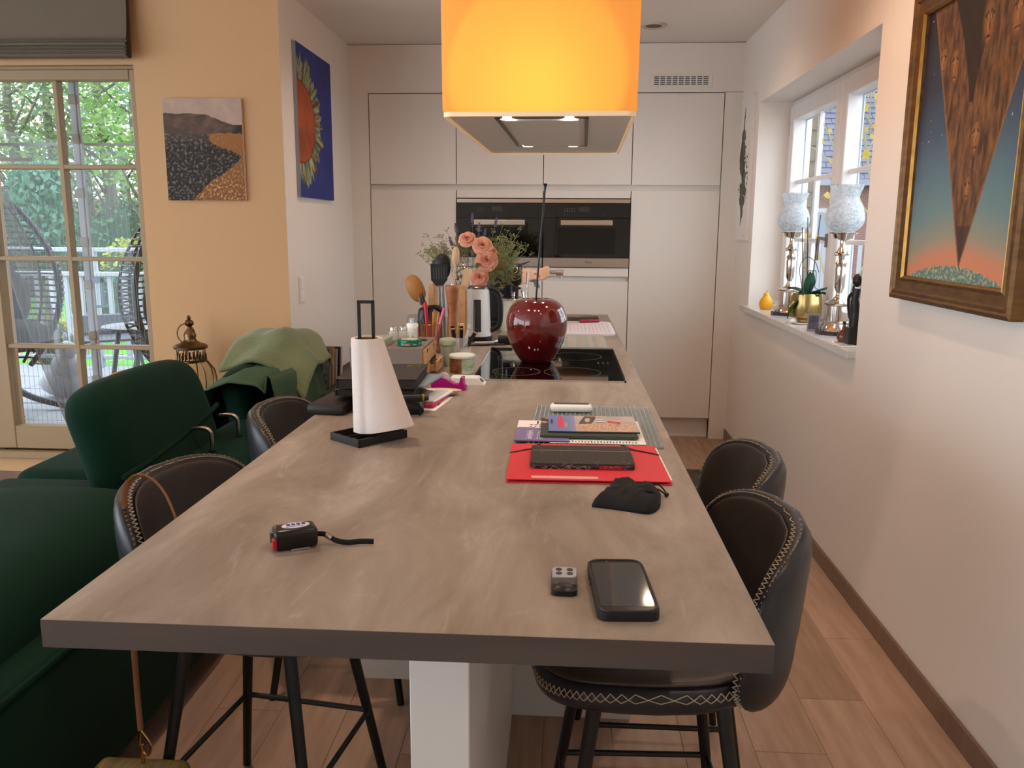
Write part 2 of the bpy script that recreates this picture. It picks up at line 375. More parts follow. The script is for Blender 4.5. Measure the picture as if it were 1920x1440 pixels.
L(r1.outputs['Color'], mx.inputs[6]); L(r2.outputs['Color'], mx.inputs[7]); L(mx.outputs[2], bs.inputs['Base Color'])
IX0, IX1, IY0, IY1 = -.6721, .2693, .9783, 5.052
SX0, SX1, SY0, SY1 = -.24, .208, 4.60, 4.965
t = thing('worktop', 'long grey concrete-look kitchen island worktop with square edges', 'worktop', ((IX0+IX1)/2, 3.0, ZT-.0385)); ox, oy = (IX0+IX1)/2, 3.0
b = MB()
for a in ((IX0, IX1, IY0, SY0), (IX0, SX0, SY0, SY1), (SX1, IX1, SY0, SY1), (IX0, IX1, SY1, IY1)):
    b.box(a[0]-ox, a[1]-ox, a[2]-oy, a[3]-oy, 0, .0385)
b.obj('slab', conc, t)
MB().box(IX0-ox, IX1-ox, IY0-oy-.0012, IY0-oy, .0002, .0383).obj('front_strip', mat('front_strip_brown', '4E443E', .5, noise=(6, '423934', 6, (.5, 1, 3))), t)  # darker brown strip added over the front face of the slab
t = thing('sink', 'steel undermount sink behind the drying mat', 'sink', ((SX0+SX1)/2, (SY0+SY1)/2, ZT-.2))
sx, sy = (SX1-SX0)/2, (SY1-SY0)/2
b = MB().box(-sx, sx, -sy, sy, 0, .004)
b.box(-sx-.003, -sx, -sy, sy, 0, .19).box(sx, sx+.003, -sy, sy, 0, .19).box(-sx, sx, -sy-.003, -sy, 0, .19).box(-sx, sx, sy, sy+.003, 0, .19)
b.obj('basin', steel, t); MB().lathe([(.0, .008), (.03, .008), (.035, .004)], 20).obj('drain', chrome, t, True)
panel = mat('island_panel', 'DCD9D5', .3)
t = thing('support_panel', 'white lacquered panel standing under the worktop overhang', 'panel', (-.181, 1.765, 0))
MB().rbox(-.047, .047, -.58, .578, 0, ZT-.0395, .002, 1).obj('panel', panel, t)
MB().box(-.040, .040, -.57, .57, .0, .002).obj('glide', black_plastic, t)
# island cabinets: three units in a row
ILAB = ['white island cabinet carrying the overhanging end of the worktop', 'white island cabinet under the hob', 'white island cabinet under the sink']
yy = [2.345, 3.2, 4.2, 5.03]
for i in range(3):
    y0, y1 = yy[i]+.001, yy[i+1]-.001
    t = thing('island_cabinet', ILAB[i], 'cabinet', (-.195, (y0+y1)/2, 0)); hy_ = (y1-y0)/2
    lx = -.165 if i == 0 else -.40
    b = MB().box(lx, .40, -hy_+.0185, hy_, .105, ZT-.0395 if i != 2 else .72)
    if i == 2: b.box(-.40, -.06, -hy_, hy_, .72, ZT-.0395).box(.418, .42, -hy_, hy_, .72, .9)
    b.obj('body', panel, t)
    MB().box(lx+.06, .34, -hy_+(.05 if i == 0 else 0), hy_, 0, .105).obj('toe_kick', mat('toe_kick_dark', '2B2725', .7), t)
    if i == 0: MB().box(.061, .421, -hy_-.001, -hy_+.018, 0, ZT-.0395).box(-.405, .061, -hy_-.001, -hy_+.018, .105, ZT-.0395).obj('end_panel', panel, t)
    for s in (-1, 1):
        for k in (0, 1):
            a, c = (-hy_+.003, -.002) if k == 0 else (.002, hy_-.003)
            MB().rbox(*( (.4005, .42) if s > 0 else (lx-.02, lx-.0005)), a+(.02 if i == 0 and k == 0 else 0), c, .11, .90, .0015, 1).obj('door', panel, t)
# ================================================================= EXTRACTOR HOOD LAMP
HZ = 1.79
t = thing('extractor_hood', 'glowing amber box-shaped extractor hood lamp hanging above the hob', 'hood', (-.065, 3.16, HZ), -.023)
hw, hl = .2835, .645
def rring(x, y, r, z, seg=6):
    p = []
    for cx_, cy_, a0 in ((x-r, y-r, 0), (-x+r, y-r, PI/2), (-x+r, -y+r, PI), (x-r, -y+r, 1.5*PI)):
        p += [(cx_+r*math.cos(a0+PI/2*i/seg), cy_+r*math.sin(a0+PI/2*i/seg), z) for i in range(seg+1)]
    return p
def loft(rings, mi=0, b=None):
    b = b or MB(); n = len(rings[0]); vs = [v for r in rings for v in r]; fs = []
    for k in range(len(rings)-1):
        for i in range(n): fs.append((k*n+i, k*n+(i+1) % n, (k+1)*n+(i+1) % n, (k+1)*n+i))
    return b.add(vs, fs, mi)
sh = bpy.data.materials.new('amber_shade'); sh.use_nodes = True; nt = sh.node_tree; nt.nodes.clear(); L = nt.links.new
o_ = nt.nodes.new('ShaderNodeOutputMaterial'); a1 = nt.nodes.new('ShaderNodeAddShader'); m1 = nt.nodes.new('ShaderNodeMixShader'); tr = nt.nodes.new('ShaderNodeBsdfTranslucent'); df = nt.nodes.new('ShaderNodeBsdfDiffuse'); em = nt.nodes.new('ShaderNodeEmission')
tr.inputs['Color'].default_value = (1, .62, .20, 1); df.inputs['Color'].default_value = (.55, .38, .18, 1); m1.inputs[0].default_value = .25
em.inputs['Color'].default_value = (1, .42, .105, 1); em.inputs['Strength'].default_value = .20
L(tr.outputs[0], m1.inputs[1]); L(df.outputs[0], m1.inputs[2]); L(m1.outputs[0], a1.inputs[0]); L(em.outputs[0], a1.inputs[1]); L(a1.outputs[0], o_.inputs['Surface'])
HT = ZC-HZ-.012
shade = loft([rring(hw-.006, hl-.006, .03, .012), rring(hw-.001, hl-.001, .03, .016), rring(hw, hl, .03, .03), rring(hw+.006, hl+.006, .03, HT)]).obj('shade', sh, t, 'all')
band = mat('shade_rim', 'EADBC0', .4, emit=('E8B070', .25))
loft([rring(hw-.012, hl-.012, .028, .0), rring(hw-.003, hl-.003, .03, .0), rring(hw-.003, hl-.003, .03, .0135), rring(hw-.012, hl-.012, .028, .0135), rring(hw-.012, hl-.012, .028, .0)]).obj('rim', band, t, True)
hood_steel = mat('hood_steel', 'DDD6CC', .3, .25)
MB().box(-hw+.011, hw-.011, -hl+.011, hl-.011, .006, .012).obj('underside', hood_steel, t)
x0, x1, y0, y1 = -.135, .145, -.565, .30
MB().box(x0, x1, y0, y0+.012, .003, .0062).box(x0, x1, y1-.012, y1, .003, .0062).box(x0, x0+.012, y0, y1, .003, .0062).box(x1-.012, x1, y0, y1, .003, .0062).obj('suction_slot', mat('slot_edge', '5A5148', .4, .5), t)
MB().box(x0+.03, x1-.03, y0+.03, y1-.03, .0, .006).obj('filter_panel', hood_steel, t)
led = mat('hood_led', 'FFFFFF', .3, emit=('FFF6EA', 14.))
for (px, py) in ((-.098, -.548), (.088, -.548), (-.09, .285), (.088, .285)):
    l_ = MB().lathe([(.0, -.001), (.020, -.001), (.022, .002)], 20, (px, py, .003)).obj('spot', led, t, True)
stuff(MB().box(-.04, -.028, .282, .286, .001, .003).box(-.022, -.012, .282, .286, .001, .003).box(.03, .042, .282, .286, .001, .003).box(.046, .056, .282, .286, .001, .003).obj('buttons', black_plastic, t))
MB().box(-.14, .14, -.2, .2, .05, HT).obj('duct', mat('duct_white', 'EFE6D8', .6), t)
for ly, pw in ((-.46, .5), (.46, 1.2)):
    lamp('hood_inner_lamp', 'POINT', (-.065 + .023*ly, 3.16+ly, HZ+.10), pw, (1, .62, .22), shadow_soft_size=.03)
lamp('hood_front_lamp', 'SPOT', (-.065 - .012, 3.16-.30, HZ+.05), 3.2, (1, .70, .17), shadow_soft_size=.004, spot_size=math.radians(76), spot_blend=.16, rot=(math.radians(97), 0, PI-.023))
for (px, py) in ((-.11, -.54), (.077, -.54), (-.085, .28), (.093, .28)):
    lamp('hood_led_lamp', 'SPOT', (-.065+px, 3.16+py, HZ-.006), 3.5, (1, .9, .78), shadow_soft_size=.02, spot_size=math.radians(100), spot_blend=.6)
# ---- ceiling fittings
t = thing('ceiling_ring', 'flat round ceiling vent near the tall cabinets', 'vent', (.52, 5.416, ZC-.012))
MB().lathe([(.045, .012), (.052, .004), (.07, .0), (.078, .004), (.079, .012)], 28).obj('rim', mat('ring_cream', 'CDBFAA', .5), t, True)
MB().lathe([(0, .004), (.05, .006)], 20).obj('disc', mat('ring_dark', '6A5A48', .6), t, True)
DOWN = [(.62, 3.15, 33, 150, 'recessed downlight above the aisle beside the framed painting'), (.62, 1.1, 26, 150, 'recessed downlight above the free end of the aisle'), (-.95, 2.2, 52, 150, 'recessed downlight above the gap between sofa and worktop'), (-2.6, 3.0, 30, 150, 'recessed downlight in front of the garden window'), (-2.6, .9, 24, 150, 'recessed downlight above the sofa seat'), (-.62, 4.7, 26, 150, 'recessed downlight beside the sunflower painting'), (.55, 4.75, 18, 150, 'recessed downlight above the aisle beside the kitchen window'), (-.4, -.8, 8, 150, 'recessed downlight behind the free end of the worktop')]
dl = mat('downlight_glow', 'FFFFFF', .3, emit=('FFE2BC', 12.))
def downlight(x, y, pw, lab, color=WARM, size=120):
    t = thing('downlight', lab, 'light', (x, y, ZC-.006), group='recessed ceiling downlights')
    MB().lathe([(.030, .006), (.032, .001), (.042, .0), (.044, .006)], 24).obj('ring', chrome, t, True)
    MB().lathe([(0, .003), (.030, .004)], 20).obj('lens', dl, t, True)
    lamp('downlight_lamp', 'SPOT', (x, y, ZC-.012), pw, color, shadow_soft_size=.03, spot_size=math.radians(size), spot_blend=.9)
for x, y, p, sz, lab in DOWN: downlight(x, y, p, lab, size=sz)
# ================================================================= BAR STOOLS
leather_in = mat('stool_leather_inner', '332B26', .42, noise=(8, '3D332C', 4), bump=(300, .06))
leather_out = mat('stool_leather_outer', '1C1D21', .36, noise=(10, '25262B', 4), bump=(300, .06))
thread = mat('tan_thread', 'A99880', .7)
def sgn(x, p): return math.copysign(abs(x)**p, x)
def pad(fn, T, n=40, m=9, e=.55, mi=0, b=None):
    """closed cushion: fn(u,v)->(point, normal); u,v in [-1,1] superellipse outline; T thickness"""
    b = b or MB(); vs = []; fs = []
    radii = [1-(1-k/(m-1))**1.0 for k in range(m)]
    radii = [0, .2, .4, .58, .72, .83, .91, .965, .992, 1.0]; m = len(radii)
    for side in (1, -1):
        for r in radii:
            th = T/2*(1-r**7)**.5 if r < 1 else 0
            for i in range(n):
                a = 2*PI*i/n; u, v = r*sgn(math.cos(a), e), r*sgn(math.sin(a), e)
                p, nn = fn(u, v); vs.append(p+nn*(th*side))
    for s in (0, 1):
        o = s*m*n
        for k in range(m-1):
            for i in range(n):
                j = (i+1) % n; q = (o+k*n+i, o+k*n+j, o+(k+1)*n+j, o+(k+1)*n+i); fs.append(q if s == 0 else q[::-1])
    return b.add(vs, fs, mi)
def outline(fn, r, n, e=.55, off=0.):
    out = []
    for i in range(n):
        a = 2*PI*i/n; p, nn = fn(r*sgn(math.cos(a), e), r*sgn(math.sin(a), e)); out.append((p, nn))
    return out
def seat_fn(u, v):
    x = .235*u+.012; y = .228*v
    z = .612 - .020*(1-min(1, u*u+v*v)) - .022*max(0, u)**3 + .035*max(0, -u)**4
    return Vector((x, y, z)), Vector((0, 0, 1))
def back_fn(u, v):                      # u across, v up; front of the stool is +x
    z = .748 + .165*v
    ph = u*(1.12 - .10*v)
    R_ = .255 + .10*(z-.56) - .012*math.cos(ph*1.3)
    x = -R_*math.cos(ph)*(.93) - .02; y = R_*math.sin(ph)*1.02
    z += .0 - .03*(1-v)*.5*abs(u)**2
    return Vector((x, y, z)), Vector((-math.cos(ph), math.sin(ph), .12)).normalized()
def stitches(fn, r, n, e, w, zoff, T, lo=None):
    """row of crossed threads over the seam"""
    b = MB(); pts = outline(fn, r, n, e)
    for i in range(n):
        p, nn = pts[i]; q, n2 = pts[(i+1) % n]; d = (q-p)
        if lo and not lo(p): continue
        out = d.cross(nn).normalized()*w
        for s in (1, -1):
            a = p + nn*(s*T) - out*.0 ; c = q - n2*(s*T)
            mid = (a+c)/2 + out*zoff
            b.tube([a, mid, c], .0011, 4)
    return b
def make_stool():
    t = thing('bar_stool', 'x', 'stool')
    sb = pad(seat_fn, .085, e=.62)
    st = sb.obj('seat', leather_out, t, 'all')
    # inner upholstery: upper skin of the seat, a hair proud
    pad(lambda u, v: (seat_fn(u*.955, v*.955)[0]+Vector((0, 0, .034)), Vector((0, 0, 1))), .024, e=.62).obj('cushion', leather_in, st, 'all')
    bk = pad(back_fn, .058, e=.6).obj('backrest', leather_out, t, 'all')
    def inner(u, v):
        p, nn = back_fn(u*.955, v*.955); return p-nn*.024, nn
    pad(inner, .016, e=.6).obj('back_pad', leather_in, bk, 'all')
    def edge(u, v):
        p, nn = back_fn(u*.998, v*.998); return p-nn*.008, nn
    stuff(stitches(edge, 1.0, 96, .6, 1, .0035, .010).obj('stitching', thread, bk))
    stuff(stitches(lambda u, v: (seat_fn(u, v)[0]+Vector((0, 0, .012)), Vector((0, 0, 1))), 1.0, 84, .62, 1, .0035, .009).obj('stitching', thread, st))
    for sx_ in (1, -1):
        for sy_ in (1, -1):
            MB().cyl((sx_*.12, sy_*.13, .59), (sx_*.205, sy_*.215, .0), .015, .011, 12).obj('leg', black_metal, t, True)
    b = MB(); fz = .235; f = (.63-fz)/.63
    X, Y = .12+.085*f, .13+.085*f
    for a, c in (((X, Y), (X, -Y)), ((X, -Y), (-X, -Y)), ((-X, -Y), (-X, Y)), ((-X, Y), (X, Y))):
        b.cyl((a[0], a[1], fz), (c[0], c[1], fz), .007, n=8)
    b.obj('footrest', black_metal, t, True)
    MB().box(-.13, .13, -.14, .14, .565, .58).obj('mounting_plate', black_metal, t)
    return t
SG = 'black leather bar stools with crossed tan stitching around the island'
st0 = make_stool(); st0['group'] = SG
st0.location = (.195, 1.645, 0); st0.rotation_euler = (0, 0, PI+.04)
st0['label'] = 'black leather bar stool on the window-wall side at the free end of the worktop'
s1 = dup(st0, (.27, 2.125, 0), PI+.0, 'black leather bar stool on the window-wall side, between another stool and the kitchen')
s2 = dup(st0, (-.685, 1.81, 0), -.15, 'black leather bar stool on the sofa side with a brown strap over its back')
s3 = dup(st0, (-.69, 2.59, 0), 0., 'black leather bar stool on the sofa side beside the kitchen roll')
# ---- strap with bag hanging from the stool
strap_m = mat('brown_strap', '8A5A35', .5)
t = thing('shoulder_bag', 'small bag with brown leather strap hung over the stool back', 'bag', (-.86, 1.70, 0))
sp = catmull([(.055, -.02, .55), (.05, -.03, .78), (.03, -.045, .905), (-.01, -.055, .955), (-.05, -.06, .93), (-.06, -.06, .80), (-.062, -.06, .5), (-.05, -.08, .38)], 8)
MB().tube(sp, .007, 8, flat=(.35, 1.)).obj('strap', strap_m, t, True)
MB().rbox(-.16, .05, -.11, -.05, .02, .30, .02, 3).obj('pouch', mat('bag_gold', '8F7A45', .5, noise=(20, '6E5C30', 4, (8, 1, 1))), t, True)
MB().tube(catmull([(-.05, -.08, .38), (-.055, -.08, .345), (-.04, -.08, .32), (-.03, -.08, .345), (-.05, -.08, .38)], 5), .003, 6).cyl((-.05, -.08, .30), (-.05, -.08, .345), .004).obj('clasp', mat('brass', 'B98F55', .25, 1.), t, True)
# ================================================================= SOFA
velvet = mat('green_velvet', '08281C', .85, noise=(3, '0A2E22', 4), spec=.12, sheen=.03, bump=(250, .05))
t = thing('sofa', 'dark green velvet sofa with its back to the island and raised headrests', 'sofa', (-1.55, 2.5, 0))
def soft(x0, x1, y0, y1, z0, z1, r, seg=5): return MB().rbox(x0, x1, y0, y1, z0, z1, r, seg)
soft(-.62, .40, -2.2, 1.35, .06, .40, .05).obj('base', velvet, t, True)
soft(-.10, .395, 1.30, 1.82, .06, .39, .05).obj('base_end', velvet, t, True)
soft(.02, .385, .02, 1.80, .30, .61, .07).obj('low_back', velvet, t, True)
# near section: bulging padded back
def bulge(u, v):
    a = 2*PI*v; ca, sa = sgn(math.cos(a), .55), sgn(math.sin(a), .6)
    e = abs(2*u-1); k = (1-max(0, (e-.80)/.20)**3)**.5 if e > .80 else 1
    y = -2.2 + 2.27*u
    zc = .40; hz = .275*(.5+.5*k) + .018*math.sin(y*2.1)*(sa > 0)
    return (-.03 + .34*ca*(.8+.2*k) , y, zc + hz*sa*(.98 if sa > 0 else .9))
b = MB().grid(bulge, 34, 40, cv=True)
b.add([bulge(0, j/40) for j in range(40)], [tuple(range(40))]).add([bulge(1, j/40) for j in range(40)], [tuple(range(39, -1, -1))])
b.obj('back_cushion', velvet, t, True)
soft(.20, .405, -2.2, .10, .08, .50, .03).obj('back_panel', velvet, t, True)
MB().tube(catmull([(.40, -2.19, .492), (.404, -1.0, .494), (.402, .09, .490)], 12), .008, 8).obj('piping', velvet, t, True)
soft(-.62, -.0, -2.15, -.75, .36, .52, .07).obj('seat_cushion', velvet, t, True)
soft(-.62, -.0, -.73, .52, .36, .52, .07).obj('seat_cushion', velvet, t, True)
soft(-.62, -.0, .54, 1.34, .36, .52, .07).obj('seat_cushion', velvet, t, True)
def headrest(y0, y1, x, zb, zt, tilt, name='headrest'):
    # padded slab standing on posts, rounded at both ends
    W_ = (y1-y0)/2; H_ = (zt-zb)/2
    def fn(u, v):
        cx_ = .02*(1-v*v)
        return Vector((x - tilt*(v+1)*H_ + cx_, (y0+y1)/2 + W_*u, (zb+zt)/2 + H_*v + .012*(1-u*u)*(v > 0)*v)), Vector((1, 0, tilt)).normalized()
    h_ = pad(fn, .17, n=56, e=.36).obj(name, velvet, t, 'all')
    pts = [fn(-.97+1.94*k/20, -.28+.34*(k/20)**1.6)[0]+Vector((.083, 0, 0)) for k in range(21)]
    MB().tube(pts, .010, 8).obj('seam_roll', velvet, h_, True)
    return h_
headrest(.06, .90, .06, .50, .935, .28)
headrest(1.13, 1.86, .10, .46, .815, .2)
hook = mat('satin_steel', 'B5AC9C', .25, 1.)
for (px, py) in ((.20, .58), (.21, .82)):
    MB().tube(catmull([(px, py, .59), (px, py, .665), (px-.006, py, .692), (px-.03, py, .703), (px-.075, py, .700)], 6), .0085, 10).lathe([(0, .002), (.016, .002), (.018, 0)], 14, (px, py, .608)).obj('headrest_post', hook, t, True)
for (px, py) in ((-.5, -2.0), (.3, -2.0), (-.5, 1.7), (.3, 1.7)): MB().cyl((px, py, 0), (px, py, .08), .02).obj('leg', black_metal, t, True)
# ---- throw over the far headrest
quilt = mat('sage_quilt', '63704B', .9, noise=(4, '75825C', 5), bump=(45, .5), sheen=.3)
lining = mat('sage_lining', '3F5A43', .9, bump=(200, .15))
t = thing('throw_blanket', 'sage green quilted throw draped over the far sofa headrest', 'blanket', (-1.45, 4.0, .505))
def thr(u, v):
    # v runs over the headrest from the garden side to the island side, u along the headrest
    y = -.46 + .80*u
    path = [(-.22, .0), (-.20, .20), (-.13, .335), (-.02, .375), (.10, .36), (.165, .28), (.20, .12), (.225, -.06), (.235, -.14)]
    s = v*(len(path)-1); i = min(int(s), len(path)-2); f = s-i
    x = path[i][0]*(1-f)+path[i+1][0]*f; z = path[i][1]*(1-f)+path[i+1][1]*f
    slope = -.09*(1-u)*(v < .6)
    w = .012*math.sin(u*9+v*4)+.010*math.sin(u*17-v*7)
    if u < .45 and v > .5: x -= .06*(.45-u)*(v-.5); z += .25*(.45-u)*(v-.5)*1.9
    return (x+w, y+.01*math.sin(v*8), z+slope+w*.6)
def thick(fn, nu, nv, th, m, name, parent):
    b = MB().grid(fn, nu, nv); k = len(b.v); me_n = []
    top = [Vector(p) for p in b.v]
    for i in range(nu):
        for j in range(nv):
            p = top[i*nv+j]; du = top[min(i+1, nu-1)*nv+j]-top[max(i-1, 0)*nv+j]; dv = top[i*nv+min(j+1, nv-1)]-top[i*nv+max(j-1, 0)]
            n_ = du.cross(dv); n_ = n_.normalized() if n_.length > 1e-9 else Vector((0, 0, 1)); me_n.append(p-n_*th)
    fs = [tuple(i+k for i in f[::-1]) for f in b.f]; b.v += [tuple(p) for p in me_n]; b.f += fs; b.mi += [0]*len(fs)
    rim = [(i, 0) for i in range(nu)] + [(nu-1, j) for j in range(1, nv)] + [(i, nv-1) for i in range(nu-2, -1, -1)] + [(0, j) for j in range(nv-2, 0, -1)]
    for a in range(len(rim)):
        p, q = rim[a], rim[(a+1) % len(rim)]; i0, i1 = p[0]*nv+p[1], q[0]*nv+q[1]; b.f.append((i0, i0+k, i1+k, i1)); b.mi.append(0)
    return b.obj(name, m, parent, 'all')
thick(thr, 40, 44, .008, lining, 'drape', t)
def flap(u, v):
    # loose folded end lying over the top and sticking out past the headrest end
    y = -.18 + .60*u + .04*math.sin(v*3)
    x = -.17 + .40*v
    z = .405 + .03*math.sin(v*PI) - .17*max(0, v-.55)**1.3*2.0 - .20*max(0, u-.72)**1.6 - .30*max(0, .40-u) + .010*math.sin(u*11+v*5)+.008*math.sin(u*5-v*13)
    rr = max(0, (u-.8)/.2)*max(0, abs(v-.5)-.25)/.25
    return (x + .0*rr, y-.12*rr, z)
thick(flap, 34, 30, .014, quilt, 'folded_end', t)
t = thing('ochre_cushion', 'ochre ribbed cushion on the sofa below the garden window', 'cushion', (-1.90, 3.62, .525))
MB().sphere((0, 0, .16), .17, .06, .155, 24, 16, .55).xf(R3(.0, .0, .9)).obj('cover', mat('ochre_rib', 'C8891F', .9, bump=(90, .8, (1, 1, 6))), t, True)
# ---- lantern
brz = mat('aged_brass', '7A6346', .3, .95, noise=(12, '59452F', 4))
lg = glass('lantern_glass', 'F4F1EA')
t = thing('lantern', 'large round antique brass lantern with ring handle beside the beach picture', 'lantern', (-1.965, 4.29, .0)); t.scale = (.96, .96, .955)
MB().lathe([(0, 0), (.13, 0), (.14, .02), (.12, .05), (.10, .07), (.10, .55), (.12, .57), (.13, .60)], 28).obj('pedestal', brz, t, True)
dome = [(.128*math.cos(a)+.0, .70+.10*math.sin(a)) for a in [(-.9+.28*i) for i in range(8)]]
MB().lathe([(.09, .60), (.118, .64), (.128, .70), (.118, .755), (.09, .795), (.074, .81)], 28).obj('globe', lg, t, True)
for k in range(8):
    a = 2*PI*k/8+.2
    MB().tube([(r*math.cos(a), r*math.sin(a), z) for r, z in [(.092, .60), (.12, .64), (.130, .70), (.12, .755), (.092, .795), (.076, .812)]], .004, 6).obj('rib', brz, t, True)
MB().lathe([(.078, .80), (.083, .805), (.083, .812), (.078, .815)], 28).obj('collar', brz, t, True)
b = MB()
for k in range(8):
    a = 2*PI*k/8+.2; b.cyl((.075*math.cos(a), .075*math.sin(a), .812), (.075*math.cos(a), .075*math.sin(a), .878), .003)
for k in range(24):
    a = 2*PI*k/24; b.cyl((.077*math.cos(a), .077*math.sin(a), .815), (.077*math.cos(a), .077*math.sin(a), .842+.008*(k % 3 == 0)), .0055, n=6)
b.obj('gallery', brz, t, True)
MB().lathe([(.083, .872), (.090, .876), (.091, .888), (.080, .897), (.055, .905), (.035, .918), (.030, .93), (.034, .945), (.028, .965), (.012, .985), (.010, .995), (.022, 1.005), (.026, 1.015), (.018, 1.03), (.008, 1.036), (.012, 1.045), (.006, 1.056), (0, 1.06)], 28).obj('cap', brz, t, True)
MB().tube([(-.022+.055*math.cos(a)*.9, 0, .955+.055*math.sin(a)) for a in [2*PI*i/24 for i in range(24)]], .004, 6, closed=True).obj('ring_handle', brz, t, True)
# ================================================================= PICTURES
from mathutils import noise as NZ
def nz(x, y, s=1., o=0.): return NZ.fractal(Vector((x*s+o, y*s-o*.7, o)), .9, 2.0, 5)
def mixc(a, b, t): t = max(0., min(1., t)); return tuple(a[i]*(1-t)+b[i]*t for i in range(3))
def hexc(c): return lin(c)[:3]
def sst(a, b, x): t = max(0., min(1., (x-a)/(b-a))); return t*t*(3-2*t)
def print_mat(name, rough=.6):
    if name in MATS: return MATS[name]
    m = mat(name, 'FFFFFF', rough); at = m.node_tree.nodes.new('ShaderNodeAttribute'); at.attribute_name = 'Col'
    m.node_tree.links.new(at.outputs['Color'], m.node_tree.nodes['Principled BSDF'].inputs['Base Color']); return m
def printed(name, w, h, nx, ny, fn, parent, M, m):
    """flat printed or painted sheet, w x h, lower-left at origin, fn(u,v)->linear rgb"""
    vs = [(w*i/nx, h*j/ny, 0) for j in range(ny+1) for i in range(nx+1)]
    fs = [(j*(nx+1)+i, j*(nx+1)+i+1, (j+1)*(nx+1)+i+1, (j+1)*(nx+1)+i) for j in range(ny) for i in range(nx)]
    me = bpy.data.meshes.new(name); me.from_pydata(vs, [], fs)
    ca = me.color_attributes.new('Col', 'FLOAT_COLOR', 'POINT'); buf = []
    for j in range(ny+1):
        for i in range(nx+1): buf += [*fn(i/nx, j/ny), 1.]
    ca.data.foreach_set('color', buf); me.transform(M); me.materials.append(m)
    o = bpy.data.objects.new(name, me); COL.objects.link(o); o.parent = parent; return o
pm = print_mat('printed_sheet', .65)
canvas_edge = mat('canvas_edge', 'D6C8B4', .8)
# ---- beach print on the garden wall
t = thing('beach_canvas', 'canvas print of a dark stony shore and brown hills', 'picture', (-1.9, YG-.001, 1.607))
MB().box(-.21, .21, -.02, 0, 0, .52).obj('stretcher', canvas_edge, t)
def beach(u, v):
    ridge = .86 - .02*u - .10*sst(.45, .95, u) + .012*nz(u, 0, 6, 2)
    if v > ridge: return mixc(hexc('B9A08E'), hexc('A58F82'), nz(u, v, 5, 3)*.6+.4)
    shore = .66 + .01*nz(u, 3, 9)
    if v > shore + .0*u:
        c = mixc(hexc('6A5242'), hexc('4A372D'), .5+.9*nz(u*1.5-v, v*3, 5, 7))
        if u < .35 and v < .66+.10*(1-u/.35): c = hexc('4B3D33')
        if u > .85: c = mixc(c, hexc('1E1712'), sst(.82, .95, u-(v-.7)*.6))
        return c
    edge = .42 + .55*sst(.05, .45, v) - .40*sst(.42, .60, v) + .03*nz(v, u, 9, 4)   # border between dark stones and golden gravel
    if v < .08: edge = .32+1.2*v+.02*nz(v, 1, 20)
    if u < edge:
        k = nz(u*18, v*24, 1.6, 5); return mixc(hexc('17130F'), hexc('75655A'), sst(.05, .5, k)*.9 + .25*sst(.5, .66, v))
    k = nz(u*22, v*22, 2.0, 9)
    return mixc(mixc(hexc('7A4A1C'), hexc('94602A'), v*1.5), hexc('D6AE6C'), sst(.12, .5, k)*(1-.7*sst(.3, .45, v))*(.9-.6*sst(.6, 1., u)*sst(.05, .3, v)))
printed('print', .42, .52, 150, 186, beach, t, face_cam((-.21, -.0205, 0)), pm)
# ---- sunflower painting on the left wall (faces +X)
t = thing('sunflower_canvas', 'blue canvas painted with half a huge orange sunflower', 'picture', (XL+.001, 5.02, 1.637))
MB().box(0, .02, -.34, .34, 0, .82).obj('stretcher', mat('canvas_blue_edge', '9AA3B4', .8), t)
def sunf(u, v):
    x, y = u*.68-.03, v*.82-.405
    r = math.hypot(x/.30, y/.225); a = math.atan2(y, x)
    if r < 1: return mixc(mixc(hexc('A8552B'), hexc('8F431F'), .5+nz(u, v, 6, 1)), hexc('5E2412'), sst(.93, 1., r))
    d = math.hypot(x/.30, y/.225)
    k = nz(a*5, r*.6, 1.6, 3); lim = 1.34+.28*nz(a*4.5, 2.2, 1.5, 8)+.10*nz(a*17, 0, 1.2)+ .18*abs(math.sin(a))
    if r < lim:
        s = nz(a*12, r*1.2, 1.4, 6)
        pal = [hexc('4D6A38'), hexc('8FAAA6'), hexc('8A7A34'), hexc('5B3A20'), hexc('B5603A')]
        q = (nz(a*6, r, 1.1, 12)*.9+.45)*len(pal); i = int(max(0, min(len(pal)-1.001, q)))
        return mixc(pal[i], hexc('2E4A3A') if s < 0 else hexc('BFC7A8'), abs(s)*1.0)
    return mixc(hexc('1E2F7E'), hexc('24378E'), .5+nz(u, v, 4, 5))
printed('painting', .68, .82, 130, 156, sunf, t, Matrix.Translation((.0205, -.34, 0)) @ Matrix(((0, 0, 1, 0), (1, 0, 0, 0), (0, 1, 0, 0), (0, 0, 0, 1))), pm)
